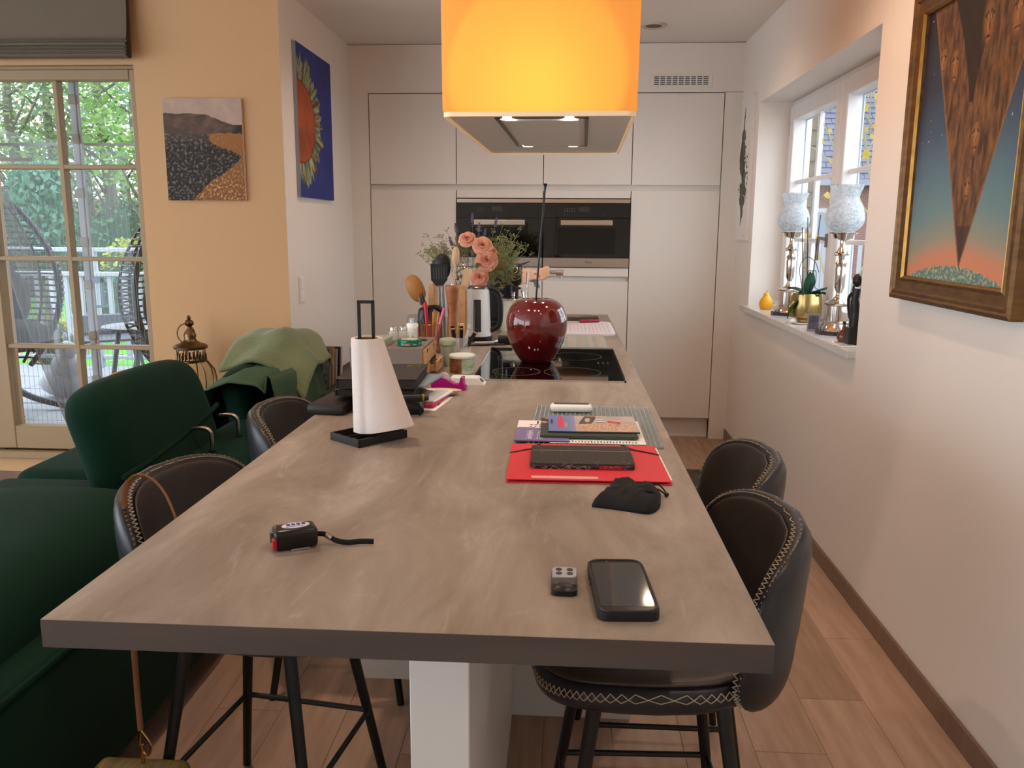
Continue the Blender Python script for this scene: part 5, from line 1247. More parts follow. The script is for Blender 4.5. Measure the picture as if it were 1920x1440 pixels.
for (px, py) in ((-.18, -.175), (.18, -.175), (-.18, .175), (.18, .175)): MB().cyl((px, py, 0), (px, py, .001), .006).obj('foot', white_plastic, t)
# ---- socket block and cables
t = thing('power_block', 'black plug block with cables behind the cherry', 'power block', (-.255, 3.68, Z), .1)
MB().rbox(-.03, .035, -.03, .03, 0, .036, .006, 2).obj('block', black_plastic, t, True); MB().rbox(-.05, .0, -.045, -.02, 0, .008, .003, 1).obj('plug', black_plastic, t)
t = thing('black_cable', 'black mains cable running along the worktop below the kettle', 'cable', (-.40, 3.62, Z))
MB().tube(catmull([(-.02, -.02, .0042), (.03, -.012, .0042), (.08, .0, .0042), (.115, .03, .006)], 8), .004, 8).obj('cable', black_plastic, t, True); MB().cyl((.105, .02, .006), (.118, .034, .008), .006).obj('strain_relief', black_plastic, t, True)
t = thing('white_cable', 'white mains cable beside the black one', 'cable', (-.34, 3.70, Z))
MB().tube(catmull([(-.05, -.01, .0042), (.0, .0, .0042), (.04, .012, .0042), (.05, .03, .004)], 8), .004, 8).obj('cable', white_plastic, t, True); MB().cyl((.04, .012, .006), (.05, .03, .008), .0055).obj('strain_relief', white_plastic, t, True)
# ================================================================= ON THE WINDOW SILL
SZ = 1.0005
silver = mat('silver', 'D8D0C6', .12, 1.)
crack = mat('crackle_glass', 'C2D4E0', .12, alpha=.5, noise=(60, 'F8FCFF', 6), bump=(120, 1.))
dkwood = mat('dark_base', '23262C', .4)
def sill_lamp(x, y, lab, k):
    t = thing('hurricane_lamp', lab, 'lamp', (x, y, SZ), 0, 'silver lamps with crackled glass shades')
    t.scale = (k, k, k)
    MB().prism([(.092*math.cos(PI/8+PI/4*i), .085*math.sin(PI/8+PI/4*i)) for i in range(8)], 0, .018).obj('plinth', dkwood, t)
    MB().lathe([(0, .018), (.076, .018), (.074, .026), (.060, .044), (.056, .05), (.060, .056), (.054, .062), (.053, .13), (.060, .136), (.062, .144), (.05, .150), (.026, .160), (.014, .178), (.012, .19), (.022, .215), (.024, .30), (.022, .315), (.026, .325), (.012, .34), (.014, .355), (.026, .37), (.018, .39), (.011, .40), (.012, .425), (.04, .435), (.048, .455)], 36).obj('stand', silver, t, True)
    MB().lathe([(.048, .455), (.062, .457), (.064, .462), (0, .463)], 36).obj('gallery', silver, t, True)
    for a in (0, PI/2, PI, 1.5*PI): MB().sphere((.024*math.cos(a), .024*math.sin(a), .366), .010, nu=10, nv=8).obj('boss', silver, t, True)
    g = catmull([(.046, 0, .464), (.075, 0, .49), (.086, 0, .525), (.076, 0, .57), (.058, 0, .605), (.058, 0, .625), (.075, 0, .672)], 6)
    MB().lathe([(p.x, p.z) for p in g] + [(p.x-.003, p.z) for p in g[::-1]], 40).obj('glass_shade', crack, t, True)
    MB().lathe([(0, .464), (.022, .464), (.022, .54), (0, .54)], 18).obj('candle', mat('candle_wax', 'EFE8DC', .5), t, True)
sill_lamp(1.262, 3.935, 'silver lamp with crackled glass shade beside the small photo frame', 1.0)
sill_lamp(1.268, 4.815, 'silver lamp with crackled glass shade beside the yellow pear', 1.0)
t = thing('pear_candle', 'small yellow pear-shaped candle at the end of the sill', 'candle', (1.225, 5.15, SZ))
MB().lathe([(p.x, p.z) for p in catmull([(0, 0, 0), (.028, 0, .0), (.040, 0, .028), (.034, 0, .058), (.020, 0, .078), (.016, 0, .092), (.010, 0, .100), (0, 0, .102)], 5)], 28).obj('pear', mat('pear_yellow', 'E8A81C', .45), t, True)
MB().cyl((0, 0, .10), (.002, 0, .112), .0015, n=6).obj('wick', mat('wick', '6A4A20', .8), t)
t = thing('tealight_glass', 'small clear glass behind the yellow pear', 'glass', (1.30, 5.24, SZ)); MB().lathe([(0, 0), (.035, 0), (.036, .045), (.034, .045), (.033, .004), (0, .004)], 24).obj('glass', mat('tumbler_glass', 'E8ECEC', .03, alpha=.25), t, True); MB().lathe([(0, .0045), (.02, .0045), (.02, .02), (0, .02)], 16).obj('wax', mat('candle_wax', 'EFE8DC', .5), t, True)
# ---- orchid in a gold face pot
gold2 = mat('gold_ceramic', 'B39A62', .22, .85)
t = thing('face_pot', 'gold pot shaped like a human face', 'pot', (1.245, 4.375, SZ+.0085))
def face(u, v):
    a = 2*PI*u; z = .148*v
    r = .050 if v < .08 else (.040+.03*sst(.08, .2, v)) + .006*math.sin(PI*v)
    if v < .10: r = .044
    fx = -a + PI   # face looks to -X/-Y (towards the kitchen)
    d = math.atan2(math.sin(a-PI*1.0), math.cos(a-PI*1.0)); w = math.exp(-(d/.35)**2); nose = math.exp(-(d/.14)**2)
    r += .020*nose*sst(.42, .50, v)*(1-sst(.50, .82, v)) + .007*w*math.exp(-((v-.33)/.045)**2) + .010*w*math.exp(-((v-.18)/.07)**2) + .006*w*math.exp(-((v-.84)/.07)**2)
    r -= .010*(math.exp(-((d-.42)/.18)**2)+math.exp(-((d+.42)/.18)**2))*math.exp(-((v-.68)/.10)**2)
    return (r*math.cos(a), r*math.sin(a)*1.0, z)
b = MB().grid(face, 72, 44, cu=True); b.grid(lambda u, v: ((.070-.012*v)*math.cos(2*PI*u), (.070-.012*v)*math.sin(2*PI*u), .148-.02*v), 72, 3, cu=True)
b.add([face(j/72, 0) for j in range(72)], [tuple(range(72))]); b.obj('pot', gold2, t, 'all')
MB().lathe([(0, .125), (.06, .126)], 30).obj('soil', mat('bark', '4A3626', .9, bump=(60, 1.)), t)
t = thing('pot_saucer', 'thin white dish under the gold face pot', 'saucer', (1.245, 4.375, SZ)); MB().lathe([(0, 0), (.068, 0), (.078, .006), (.076, .008), (.066, .003), (0, .003)], 32).obj('plate', white_plastic, t, True); MB().lathe([(.045, .003), (.05, .0055), (.055, .003)], 24).obj('ridge', white_plastic, t, True)
t = thing('orchid', 'leafy orchid with bare support sticks in the gold face pot', 'plant', (1.245, 4.375, SZ+.136))
orch = mat('orchid_leaf', '1E4A30', .35)
def oleaf(ang, up, ln, w, droop):
    d = Vector((math.cos(ang), math.sin(ang), 0)); s = Vector((-d.y, d.x, 0))
    def f(u, v): return tuple(d*(ln*u*math.cos(up)) + s*(w*math.sin(PI*min(1, u*.9+.08))**.7*(2*v-1)) + Vector((0, 0, ln*u*math.sin(up) - droop*u*u + .012*(2*v-1)**2)))
    MB().grid(f, 14, 6).obj('leaf', orch, t, 'all')
for q in ((PI+.3, .8, .15, .032, .22), (PI+.9, .3, .12, .030, .02), (PI-.6, .7, .13, .03, .05), (-.6, .5, .11, .026, .01), (-1.5, 1.25, .13, .028, .0), (PI/2, .5, .10, .028, .04), (-1.1, .4, .09, .03, .03), (.3, .5, .12, .03, .05)): oleaf(*q)
stk = mat('stake_dark', '2A2A26', .6)
for (a, c_) in (((-.012, .03, 0), (-.02, .10, .35)), ((.0, .0, 0), (-.012, .04, .40)), ((.01, -.02, 0), (.03, -.03, .41))): MB().cyl(a, c_, .0028, .0022, 8).obj('stake', stk, t, True)
MB().tube(catmull([(-.01, .03, .0), (-.03, .06, .14), (-.01, .02, .20), (.01, -.06, .18), (.02, -.10, .13)], 8), .0018, 6).obj('flower_stem', stk, t, True)
MB().tube(catmull([(.0, .0, .0), (-.005, .0, .12), (.0, -.06, .135), (.0, -.12, .135), (.0, -.13, .10), (.0, -.12, .06), (.0, -.17, .05), (.0, -.21, .045)], 8), .0018, 6).obj('flower_stem', stk, t, True)
t = thing('photo_stand', 'small dark acrylic photo stand in front of the silver lamp', 'photo', (1.185, 4.03, SZ), -.35)
MB().rbox(-.028, .028, -.003, .003, 0, .085, .001, 1).xf(R3(-.12, 0, 0)).obj('panel', mat('acrylic_grey', '8A8E9A', .1), t); MB().box(-.022, .022, -.0036, -.0031, .01, .075).xf(R3(-.12, 0, 0)).obj('print', mat('photo_dark', '33323E', .4, noise=(30, '6A6A78', 3)), t)
t = thing('carved_figure', 'dark carved wooden figure standing at the near end of the sill', 'figurine', (1.215, 3.56, SZ))
ebony = mat('ebony', '1B1512', .4)
MB().rbox(-.03, .03, -.03, .03, 0, .075, .006, 2).obj('base', ebony, t)
b = MB().tube(catmull([(0, 0, .07), (.0, .0, .13), (-.004, 0, .19), (.0, 0, .235)], 6), [.022]*6+[.020]*6+[.016]*7, 14); b.obj('body', ebony, t, True)
MB().sphere((.0, .004, .268), .020, .022, .028, 16, 12).sphere((-.004, .026, .262), .007, nu=8, nv=6).obj('head', ebony, t, True)
MB().tube(catmull([(-.01, .012, .22), (-.02, .035, .19), (-.01, .04, .12), (-.004, .03, .10)], 6), .007, 8).obj('arm', ebony, t, True)
MB().cyl((-.005, .042, .05), (-.003, .036, .245), .005, n=8).obj('staff', ebony, t, True)
t = thing('copper_flask', 'small round copper-coloured flask beside the carved figure', 'flask', (1.205, 3.655, SZ)); MB().lathe([(0, 0), (.022, 0), (.028, .018), (.022, .04), (.008, .055), (.007, .075), (0, .076)], 24).obj('bulb', mat('copper_glass', '6A3320', .15, coat=.8), t, True); MB().cyl((0, 0, .076), (0, 0, .088), .008).obj('stopper', ebony, t, True)
t = thing('white_coaster', 'white square coaster lying on the sill edge', 'coaster', (1.175, 3.52, SZ), .1); MB().rbox(-.035, .035, -.045, .045, 0, .004, .001, 1).obj('tile', white_plastic, t); MB().box(-.028, .028, -.038, .038, .004, .0043).obj('inlay', mat('inlay', 'DCE4EC', .2), t)
# ---- rug in the aisle
t = thing('runner_rug', 'narrow striped red and grey runner rug beside the island', 'rug', (.66, 4.2, .0))
def rugc(u, v):
    k = [hexc('3E4A44'), hexc('5A524A'), hexc('8A4A40'), hexc('6A625A'), hexc('7A3A38'), hexc('4A4A48'), hexc('82564A'), hexc('3A4640')][min(7, int((1-u)*8))]
    return mixc(k, hexc('2E2A28'), .35+.5*nz(u*30, v*60, 1, 3))
printed('pattern', .47, 1.74, 40, 120, rugc, t, Matrix.Translation((-.235, -.87, .0072)), print_mat('rug_wool', .95))
MB().box(-.24, .24, -.88, .88, 0.0005, .007).obj('pile', mat('rug_edge', '2A2D2B', .95), t)
# ================================================================= OUTSIDE, GARDEN SIDE
white_paint = mat('railing_white', '9EA4AC', .5)
grassm = mat('lawn_grass', '3F7A2A', .9, noise=(1.2, '4C8C34', 6), bump=(30, .6))
lawn = struct(MB().box(-60, 40, 8.7, 70, -.75, -.6).obj('lawn', grassm), 'green lawn below the terrace')
deckm = mat('terrace_slab', '8F939A', .7, noise=(2, '858990', 4)); jointm = mat('terrace_joint', '7C8086', .9)
terr = struct(MB().box(-9, -1.6, 4.79, 8.62, -.3, -.008).obj('terrace', jointm), 'pale grey paved terrace outside the garden window')
slab_me = MB().rbox(.004, .796, .004, .596, -.03, 0, .003, 1).mesh('slab', deckm)
for i in range(9):
    for j in range(6):
        o = bpy.data.objects.new('slab', slab_me); COL.objects.link(o); o.parent = terr; o.location = (-8.9+.8*i, 4.80+.62*j, 0)
RY = 8.5
t = thing('terrace_railing', 'white painted balustrade along the terrace edge', 'railing', (-5.5, RY, 0))
MB().rbox(-3.5, 3.6, -.04, .04, .955, 1.0, .006, 1).obj('handrail', white_paint, t); MB().rbox(-3.5, 3.6, -.03, .03, 1.205, 1.25, .006, 1).obj('top_rail', white_paint, t); MB().rbox(-3.5, 3.6, -.025, .025, .085, .125, .006, 1).obj('bottom_rail', white_paint, t)
bal = MB().rbox(-.024, .024, -.016, .016, .125, .955, .004, 1).mesh('baluster', white_paint)
for k in range(45):
    o = bpy.data.objects.new('baluster', bal); COL.objects.link(o); o.parent = t; o.location = (-3.45+.157*k, 0, 0)
pst = MB().rbox(-.04, .04, -.035, .035, 0, 1.25, .005, 1).mesh('post', white_paint)
for k in range(6):
    o = bpy.data.objects.new('post', pst); COL.objects.link(o); o.parent = t; o.location = (-3.4+1.34*k, 0, 0)
# ---- folding insect screen outside the garden window: outer stile with clips, string curtain, gauze drape
t = thing('insect_screen', 'white screen stile with grey clips outside the garden window', 'screen', (-2.70, YG+.17, .22))
b = MB().rbox(-.018, .018, -.012, .012, 0, 2.05, .003, 1).obj('stile', white_paint, t); MB().box(.022, .030, -.008, .008, 0, 2.05).obj('stile', white_paint, t)
for zz in (.12, .37, .63, .92, 1.16, 1.43, 1.72, 1.93): MB().rbox(-.022, .024, -.018, .014, zz-.025, zz+.025, .003, 1).obj('clip', mat('clip_grey', '8A8578', .5), t)
MB().rbox(.03, .09, -.02, .0, .93, .965, .004, 1).xf(R3(0, -.0, 0)).rbox(.075, .09, -.02, 0, .80, .965, .004, 1).rbox(.03, .09, -.02, 0, .79, .805, .004, 1).obj('pull_handle', mat('handle_blue', '8AA6CC', .4), t)
t = thing('string_curtain', 'fine white string curtain hanging outside the garden window', 'curtain', (-2.75, YG+.22, .25))
b = MB()
for k in range(34):
    x = -.48+.029*k; b.cyl((x, 0, 0), (x-.004, 0, 1.62+.05*math.sin(k)), .0008, n=4)
stuff(b.obj('strings', mat('string_white', '9AA2A6', .8), t)); MB().box(-.5, .52, -.004, .004, 1.66, 1.675).obj('rod', white_paint, t)
gauze = mat('gauze', '9AA2AE', .9, alpha=.40)
t = thing('gauze_drape', 'thin white gauze drape falling diagonally outside the window', 'curtain', (-3.2, YG+.55, .2))
def gz(u, v):
    x = -.30+.42*v + (u-.5)*(.10+.14*math.sin(PI*v)); return (x, .02*math.sin(u*22+v*3), 1.65*(1-v))
thick(gz, 30, 20, .001, gauze, 'gauze', t)
MB().rbox(-.5, .0, -.01, .01, 1.65, 1.67, .003, 1).obj('rod', white_paint, t)
MB().cyl((-.5, 0, -.2), (-.5, 0, 1.67), .014).obj('pole', white_paint, t, True); MB().lathe([(0, -.2), (.10, -.2), (.09, -.18), (0, -.175)], 20, (-.5, 0, 0)).obj('pole_base', white_paint, t, True)
# ---- hanging egg chairs
wick = mat('black_wicker', '17181B', .5); cush = mat('charcoal_cushion', '2B2D33', .8)
def egg(x, y, rz, lab, zc, k=1.):
    t = thing('egg_chair', lab, 'chair', (x, y, 0), rz, 'black wicker egg chairs on the terrace')
    def P(a, h): # a around the opening-free 250 degrees, h 0..1 height
        r = .46*math.sin(PI*(.10+.82*h))**.75; ang = PI/2+ (a-.5)*2*PI*.72
        return Vector((r*math.cos(ang), r*math.sin(ang)*.85, zc-.62+1.24*h))
    for i in range(26):
        h = .03+.94*i/25; MB().tube([P(j/16, h) for j in range(17)], .008, 5).obj('cane', wick, t, True)
    for a in (0, .14, .28, .5, .72, .86, 1): MB().tube([P(a, j/20) for j in range(21)], .020 if a in (0, 1) else .011, 8).obj('rib', wick, t, True)
    for hz_ in (.14, .19): pass
    MB().sphere((0, .08, zc-.40), .34, .26, .13, 20, 12, .7).obj('seat_cushion', cush, t, True)
    MB().sphere((0, .24, zc-.12), .30, .11, .26, 20, 12, .75).obj('back_cushion', cush, t, True)
    MB().tube(catmull([(.0, .62, .02), (0, .66, .5), (0, .62, 1.4), (0, .45, zc+.78), (0, .1, zc+.86), (0, .0, zc+.80)], 8), .03, 10).obj('stand', wick, t, True)
    for a in (-.7, 0, .7): MB().tube(catmull([(0, .62, .35), (.3*math.sin(a), .45-.3*math.cos(a), .12), (.62*math.sin(a), .5-.75*math.cos(a), .03)], 6), .026, 10).obj('foot', wick, t, True)
    MB().cyl((0, 0, zc+.80), (0, 0, zc+.60), .008).obj('chain', wick, t, True)
egg(-4.30, 6.15, .9, 'black wicker egg chair with dark cushions beside the white statue', 1.02)
egg(-2.85, 6.2, .5, 'black wicker egg chair beside the round terrace table', .98)
alu = mat('grey_aluminium', '5E646C', .5)
def garden_chair(x, y, rz, lab):
    t = thing('garden_chair', lab, 'chair', (x, y, 0), rz, 'grey garden chairs on the terrace')
    MB().rbox(-.26, .26, -.24, .24, .40, .425, .006, 1).obj('seat', alu, t); MB().rbox(-.25, .25, .22, .245, .42, .62, .008, 1).obj('backrest', alu, t)
    for s in (-1, 1):
        for q in (-1, 1): MB().cyl((s*.22, q*.20, .41), (s*.28, q*.27, 0), .016).obj('leg', alu, t, True)
        MB().tube(catmull([(s*.28, -.22, .42), (s*.29, -.2, .60), (s*.29, 0, .635), (s*.28, .24, .60)], 6), .015, 8).obj('armrest', alu, t, True)
garden_chair(-4.35, 7.75, .6, 'grey garden armchair beside the balustrade and gauze drape'); garden_chair(-3.75, 7.8, 2.6, 'grey garden armchair behind the round terrace table')
t = thing('terrace_table', 'round grey table on the terrace', 'table', (-3.62, 7.05, 0))
MB().lathe([(0, .60), (.34, .60), (.35, .61), (.35, .625), (0, .63)], 36).obj('top', alu, t, True)
for k in range(4):
    a = PI/4+PI/2*k; MB().cyl((.22*math.cos(a), .22*math.sin(a), .60), (.33*math.cos(a), .33*math.sin(a), 0), .02).obj('leg', alu, t, True)
t = thing('white_statue', 'white stone animal statue under the egg chair', 'statue', (-4.35, 6.95, 0))
st_m = mat('white_stone', 'A8ACB2', .7)
MB().sphere((0, 0, .13), .20, .14, .13).sphere((.06, -.02, .27), .13, .11, .12).obj('body', st_m, t, True); MB().sphere((.10, -.05, .42), .075, .07, .08).obj('head', st_m, t, True)
for s in (-1, 1): MB().sphere((.10+s*.03, -.02, .52), .018, .015, .05).obj('ear', st_m, t, True)
# ---- trees and shrubs
barkm = mat('tree_bark', '5A564C', .9)
def leaf_cloud(name, c, rx, ry, rz, n, s, m, parent, shell=.45, droop=0.):
    vs = []; fs = []
    for k in range(n):
        while True:
            p = Vector((random.uniform(-1, 1), random.uniform(-1, 1), random.uniform(-1, 1)))
            if shell < p.length < 1: break
        q = Vector((c[0]+p.x*rx, c[1]+p.y*ry, c[2]+p.z*rz)); q += Vector((NZ.noise(q*.8), NZ.noise(q*.8+Vector((5, 0, 0))), NZ.noise(q*.8+Vector((0, 7, 0)))))*min(rx, rz)*.35
        a = Vector((random.uniform(-1, 1), random.uniform(-1, 1), random.uniform(-.6, .6)-droop)).normalized(); b_ = a.cross(Vector((random.uniform(-1, 1), random.uniform(-1, 1), 1))).normalized(); w = s*random.uniform(.6, 1.2)
        i = len(vs); vs += [q-b_*w*.4, q+a*w*.6-b_*w*.05, q+b_*w*.4, q-a*w*.6+b_*w*.05]; fs.append((i, i+1, i+2, i+3))
    me = bpy.data.meshes.new(name); me.from_pydata([tuple(v) for v in vs], [], fs); me.materials.append(m); o = bpy.data.objects.new(name, me); COL.objects.link(o); o.parent = parent; return stuff(o)
def leafmat(nm, c):
    if nm in MATS: return MATS[nm]
    m = mat(nm, c, .7); 
    nt = m.node_tree; tr_ = nt.nodes.new('ShaderNodeBsdfTranslucent'); tr_.inputs['Color'].default_value = lin(c); mx_ = nt.nodes.new('ShaderNodeMixShader'); mx_.inputs[0].default_value = .35
    nt.links.new(nt.nodes['Principled BSDF'].outputs[0], mx_.inputs[1]); nt.links.new(tr_.outputs[0], mx_.inputs[2]); nt.links.new(mx_.outputs[0], nt.nodes['Material Output'].inputs['Surface']); return m
random.seed(5)
def tree(px, y, h, cr, col, lab, n=2600, trunk_h=None, s=.17, zc=None, rz=None):
    x = (px-1058)/1571*y; t = thing('tree', lab, 'tree', (x, y, -.6), 0, 'garden trees'); th = trunk_h or h*.8
    pts = catmull([(0, 0, 0), (.15, 0, th*.4), (-.1, .1, th*.75), (.05, 0, th)], 6)
    MB().tube(pts, [.26*(1-.7*i/(len(pts)-1)) for i in range(len(pts))], 8).obj('trunk', barkm, t, True)
    for k in range(9):
        z0 = th*(.28+.07*k); a = k*2.4; L_ = cr*random.uniform(.6, 1.0)
        MB().tube(catmull([(0, 0, z0), (L_*.5*math.cos(a), L_*.5*math.sin(a), z0+.35*L_), (L_*math.cos(a), L_*math.sin(a), z0+.75*L_)], 4), [.06-.005*i for i in range(9)], 5).obj('branch', barkm, t, True)
    leaf_cloud('crown', (0, 0, zc if zc else h*.68), cr, cr, rz if rz else h*.36, int(n*1.15), s, leafmat('leaf_'+col, col), t, .25)
T = [(20, 24, 8.5, 2.4, '7C8E60', 'tall yellow-green tree beyond the lawn behind the drape', 2600), (95, 27, 9.0, 2.0, '7A9472', 'slim mid-green tree with a forked trunk beyond the lawn', 1500), (150, 30, 9.5, 2.4, '8A9A7A', 'sparse tree showing sky between its branches', 1100), (195, 26, 9, 1.8, '6F9078', 'blue-green tree with straight trunk beyond the lawn', 900),
     (262, 23, 8, 1.7, '7E9C58', 'bright green tree beside the window frame edge', 1900), (55, 33, 7.0, 3.0, 'B08A66', 'orange autumn tree behind the green trees', 1200), (120, 35, 6.5, 3.2, 'BC9874', 'russet autumn tree deep behind the lawn', 1100), (230, 34, 7.5, 3.2, '8E966A', 'olive tree deep behind the bright green one', 1500), (-60, 30, 9, 3, '6E8E50', 'dense green tree past the terrace corner', 1500), (310, 30, 9, 3, '6E9450', 'dense green tree hidden partly by the wall', 900)]
for a in T: tree(*a[:5], a[5], a[6])
t = thing('magnolia', 'shrubby tree with large drooping blue-green leaves near the terrace', 'tree', (-9.05, 14.2, -.6), 0, 'garden shrubs')
MB().tube([(0, 0, 0), (.1, 0, 1.2), (0, 0, 2.2)], [.09, .07, .04], 8).obj('trunk', barkm, t, True); leaf_cloud('crown', (0, 0, 2.25), .62, .6, .95, 2200, .12, leafmat('leaf_magnolia', '577E66'), t, .4, .8)
def bush(px, y, r, h, col, lab, n=1600, s=.10):
    x = (px-1058)/1571*y; t = thing('bush', lab, 'bush', (x, y, -.6), 0, 'garden shrubs')
    leaf_cloud('foliage', (0, 0, h*.5), r, r, h*.52, n, s, leafmat('leaf_'+col, col), t, .6)
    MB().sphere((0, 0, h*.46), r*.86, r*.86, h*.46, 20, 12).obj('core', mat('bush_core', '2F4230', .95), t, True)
bush(205, 15.5, .85, 1.15, '47705A', 'clipped round dark green bush on the lawn', 2200, .09); bush(262, 19, 1.1, 1.85, '9AA050', 'yellow-green rounded bush behind the dark one', 2000, .12)
bush(255, 26, 2.0, 2.7, '557A5E', 'big dark green domed bush behind the yellow one', 1900, .16); bush(110, 31, 3.2, 2.6, '4B6B52', 'wide dark hedge bush at the end of the lawn', 2200, .18); bush(10, 28, 2.5, 2.6, '53754F', 'dark hedge bush beside the magnolia', 1600, .18); bush(190, 33, 3.0, 2.6, '50705A', 'dense hedge bush beneath the sparse tree', 1800, .18); bush(60, 11.5, .35, .8, 'A58B4A', 'low autumn-coloured plant just beyond the balustrade', 600, .07)
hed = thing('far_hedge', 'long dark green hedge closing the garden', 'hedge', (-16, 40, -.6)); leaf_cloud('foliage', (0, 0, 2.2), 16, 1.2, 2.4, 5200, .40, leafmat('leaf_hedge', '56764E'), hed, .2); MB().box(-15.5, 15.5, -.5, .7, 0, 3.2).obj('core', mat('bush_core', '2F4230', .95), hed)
fal = MB()
for k in range(700):
    x, y = random.uniform(-14, -4), random.uniform(9, 30); a = random.uniform(0, PI); s_ = .05
    fal.add([(x-s_*math.cos(a), y-s_*math.sin(a), -.595), (x+s_*math.sin(a), y-s_*math.cos(a), -.59), (x+s_*math.cos(a), y+s_*math.sin(a), -.592), (x-s_*math.sin(a), y+s_*math.cos(a), -.595)], [(0, 1, 2, 3)])
o = fal.obj('fallen_leaves', mat('dead_leaf', 'A88A50', .9)); tag(o, 'yellow-brown fallen leaves scattered on the lawn', 'leaves'); stuff(o)
# ================================================================= OUTSIDE, KITCHEN SIDE
struct(MB().box(1.6, 30, -6, 8.69, -.35, -.2).box(1.6, 30, 8.705, 45, -.59, -.2).obj('yard', mat('yard_paving', '6A6660', .9, noise=(3, '5C5852', 4))), 'grey paved yard outside the kitchen window')
clad = mat('clad_board', '6E6456', .8, noise=(3, '625848', 5, (1, 1, 5)))
t = thing('clad_gable', 'narrow outbuilding clad with pale overlapping boards', 'outbuilding', (2.22, 9.4, -.2))
MB().box(-.28, .42, .03, 1.6, 0, 4.4).obj('wall', mat('clad_core', '6A6256', .9), t)
brd = MB().add([(-.30, .0, 0), (.44, .0, 0), (.44, .022, .168), (-.30, .022, .168), (-.30, .04, 0), (.44, .04, 0), (.44, .04, .168), (-.30, .04, .168)], [(0, 1, 2, 3), (4, 7, 6, 5), (0, 4, 5, 1), (3, 2, 6, 7), (0, 3, 7, 4), (1, 5, 6, 2)]).mesh('board', clad)
for k in range(27):
    o = bpy.data.objects.new('board', brd); COL.objects.link(o); o.parent = t; o.location = (0, -.01, .16*k)
MB().rbox(.44, .50, -.04, .05, 0, 4.4, .006, 1).obj('corner_post', white_paint, t)
# neighbour house
brick = mat('far_brick', 'A0786E', .9); nt = brick.node_tree; bt = nt.nodes.new('ShaderNodeTexBrick'); tcx = nt.nodes.new('ShaderNodeTexCoord'); mp = nt.nodes.new('ShaderNodeMapping'); mp.inputs['Rotation'].default_value = (PI/2, 0, 0)
nt.links.new(tcx.outputs['Object'], mp.inputs['Vector']); nt.links.new(mp.outputs['Vector'], bt.inputs['Vector']); bt.inputs['Color1'].default_value = lin('7A5048'); bt.inputs['Color2'].default_value = lin('6A443E'); bt.inputs['Mortar'].default_value = lin('8A7A72'); bt.inputs['Scale'].default_value = 4.5; bt.inputs['Mortar Size'].default_value = .02
nt.links.new(bt.outputs['Color'], nt.nodes['Principled BSDF'].inputs['Base Color'])
t = thing('neighbour_house', 'brick neighbour house with a steep grey slate roof', 'house', (8.5, 21, -.2))
MB().box(-4.5, 5, 0, 6, 0, 2.95).obj('wall', brick, t)
slate = mat('slate', '595D6E', .7, noise=(3, '4E5264', 3)); sl2 = mat('slate_dark', '2E303A', .9)
rf = MB().add([(-4.9, -.35, 2.85), (5.3, -.35, 2.85), (5.3, 3.2, 8.0), (-4.9, 3.2, 8.0), (-4.9, 6.5, 2.85), (5.3, 6.5, 2.85)], [(0, 1, 2, 3), (3, 2, 5, 4), (0, 3, 4), (1, 5, 2)]).obj('roof', sl2, t)
b = MB(); d = Vector((0, 3.55, 5.15)).normalized(); nrm = Vector((0, -d.z, d.y))
for r in range(38):
    for c_ in range(int(7.2/.28)):
        x = -4.85+.28*c_+(.14 if r % 2 else 0); p = Vector((x, -.35, 2.85))+d*(.165*r)+nrm*(.012)
        q = [p+nrm*.025, p+Vector((.268, 0, 0))+nrm*.025, p+Vector((.268, 0, 0))+d*.165+nrm*.004, p+d*.165+nrm*.004]
        b.add(q+[v-nrm*.02 for v in q], [(0, 1, 2, 3), (0, 4, 5, 1), (0, 3, 7, 4), (1, 5, 6, 2)])
stuff(b.obj('slates', slate, rf))
MB().box(-4.9, 5.3, -.42, -.30, 2.72, 2.86).obj('gutter', mat('gutter_grey', '7A7C86', .6), t)
w_ = MB().rbox(-3.0, -1.7, -.03, .05, .9, 2.2, .01, 1).obj('window', white_paint, t); MB().box(-2.92, -1.78, -.04, -.028, 1.0, 2.1).obj('pane', mat('far_pane', '6A7684', .1), w_)
MB().rbox(-1.2, .6, -.04, .05, 0, 2.3, .01, 1).obj('garage_door', mat('garage_pale', '8A8E96', .6), t)
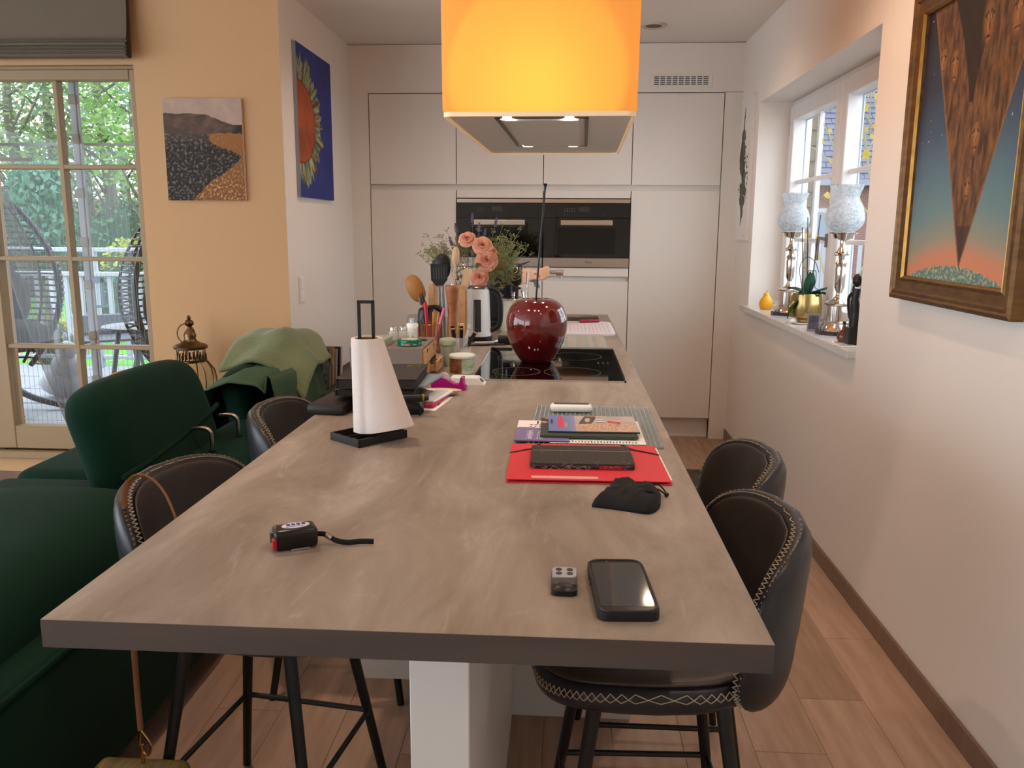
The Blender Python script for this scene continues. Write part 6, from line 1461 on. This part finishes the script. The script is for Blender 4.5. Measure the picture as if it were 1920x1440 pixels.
t = thing('yard_fence', 'white picket fence in the yard outside the kitchen window', 'fence', (4.35, 12, -.2))
MB().box(-.9, 1.6, -.02, .02, .95, 1.0).obj('rail', white_paint, t); MB().box(-.9, 1.6, -.02, .02, 1.48, 1.53).obj('rail', white_paint, t)
pk_ = MB().rbox(-.03, .03, -.03, -.015, .02, 1.5, .004, 1).mesh('picket', white_paint)
for k in range(21):
    o = bpy.data.objects.new('picket', pk_); COL.objects.link(o); o.parent = t; o.location = (-.88+.122*k, 0, 0)
for x in (-.85, .35, 1.55): MB().box(x-.05, x+.05, -.05, .05, 0, 1.6).obj('post', white_paint, t)
bush(1575, 13.2, .5, 1.0, '8FAFA0', 'pale green shrub at the foot of the yard fence', 700, .08)
# climbing plant between the window and the house
t = thing('climbing_vine', 'bare climbing vine with yellow autumn leaves outside the kitchen window', 'vine', (2.6, 7.2, -.2)); random.seed(9)
b = MB(); lv = []
for k in range(26):
    p = Vector((random.uniform(-.42, .45), random.uniform(-.2, .2), random.uniform(.0, .3) if k < 8 else random.uniform(1.6, 2.6))); pts = [p]; d = Vector((random.uniform(-.3, .3), 0, 1)).normalized()
    for q in range(10 if k > 7 else 14):
        d = (d+Vector((random.uniform(-.5, .5), random.uniform(-.2, .2), random.uniform(-.25, .35)))).normalized(); pts.append(pts[-1]+d*.2); lv.append(pts[-1])
    b.tube(catmull(pts, 2), .006 if k > 7 else .011, 5)
b.obj('stems', mat('vine_stem', '8A8468', .9), t)
ylw = leafmat('leaf_yellow', 'B09A3C'); me = MB()
for p in lv:
    if random.random() < .62 and p.z > 1.2:
        for q in range(2):
            c_ = p+Vector((random.uniform(-.06, .06), random.uniform(-.06, .06), random.uniform(-.06, .06))); s_ = random.uniform(.022, .045); a = Vector((random.uniform(-1, 1), random.uniform(-.4, .4), random.uniform(-1, 1))).normalized(); e = a.cross(Vector((0, 1, .3))).normalized()
            me.add([c_-a*s_, c_-e*s_*.8, c_+a*s_, c_+e*s_*.8], [(0, 1, 2, 3)])
stuff(me.obj('yellow_leaves', ylw, t))
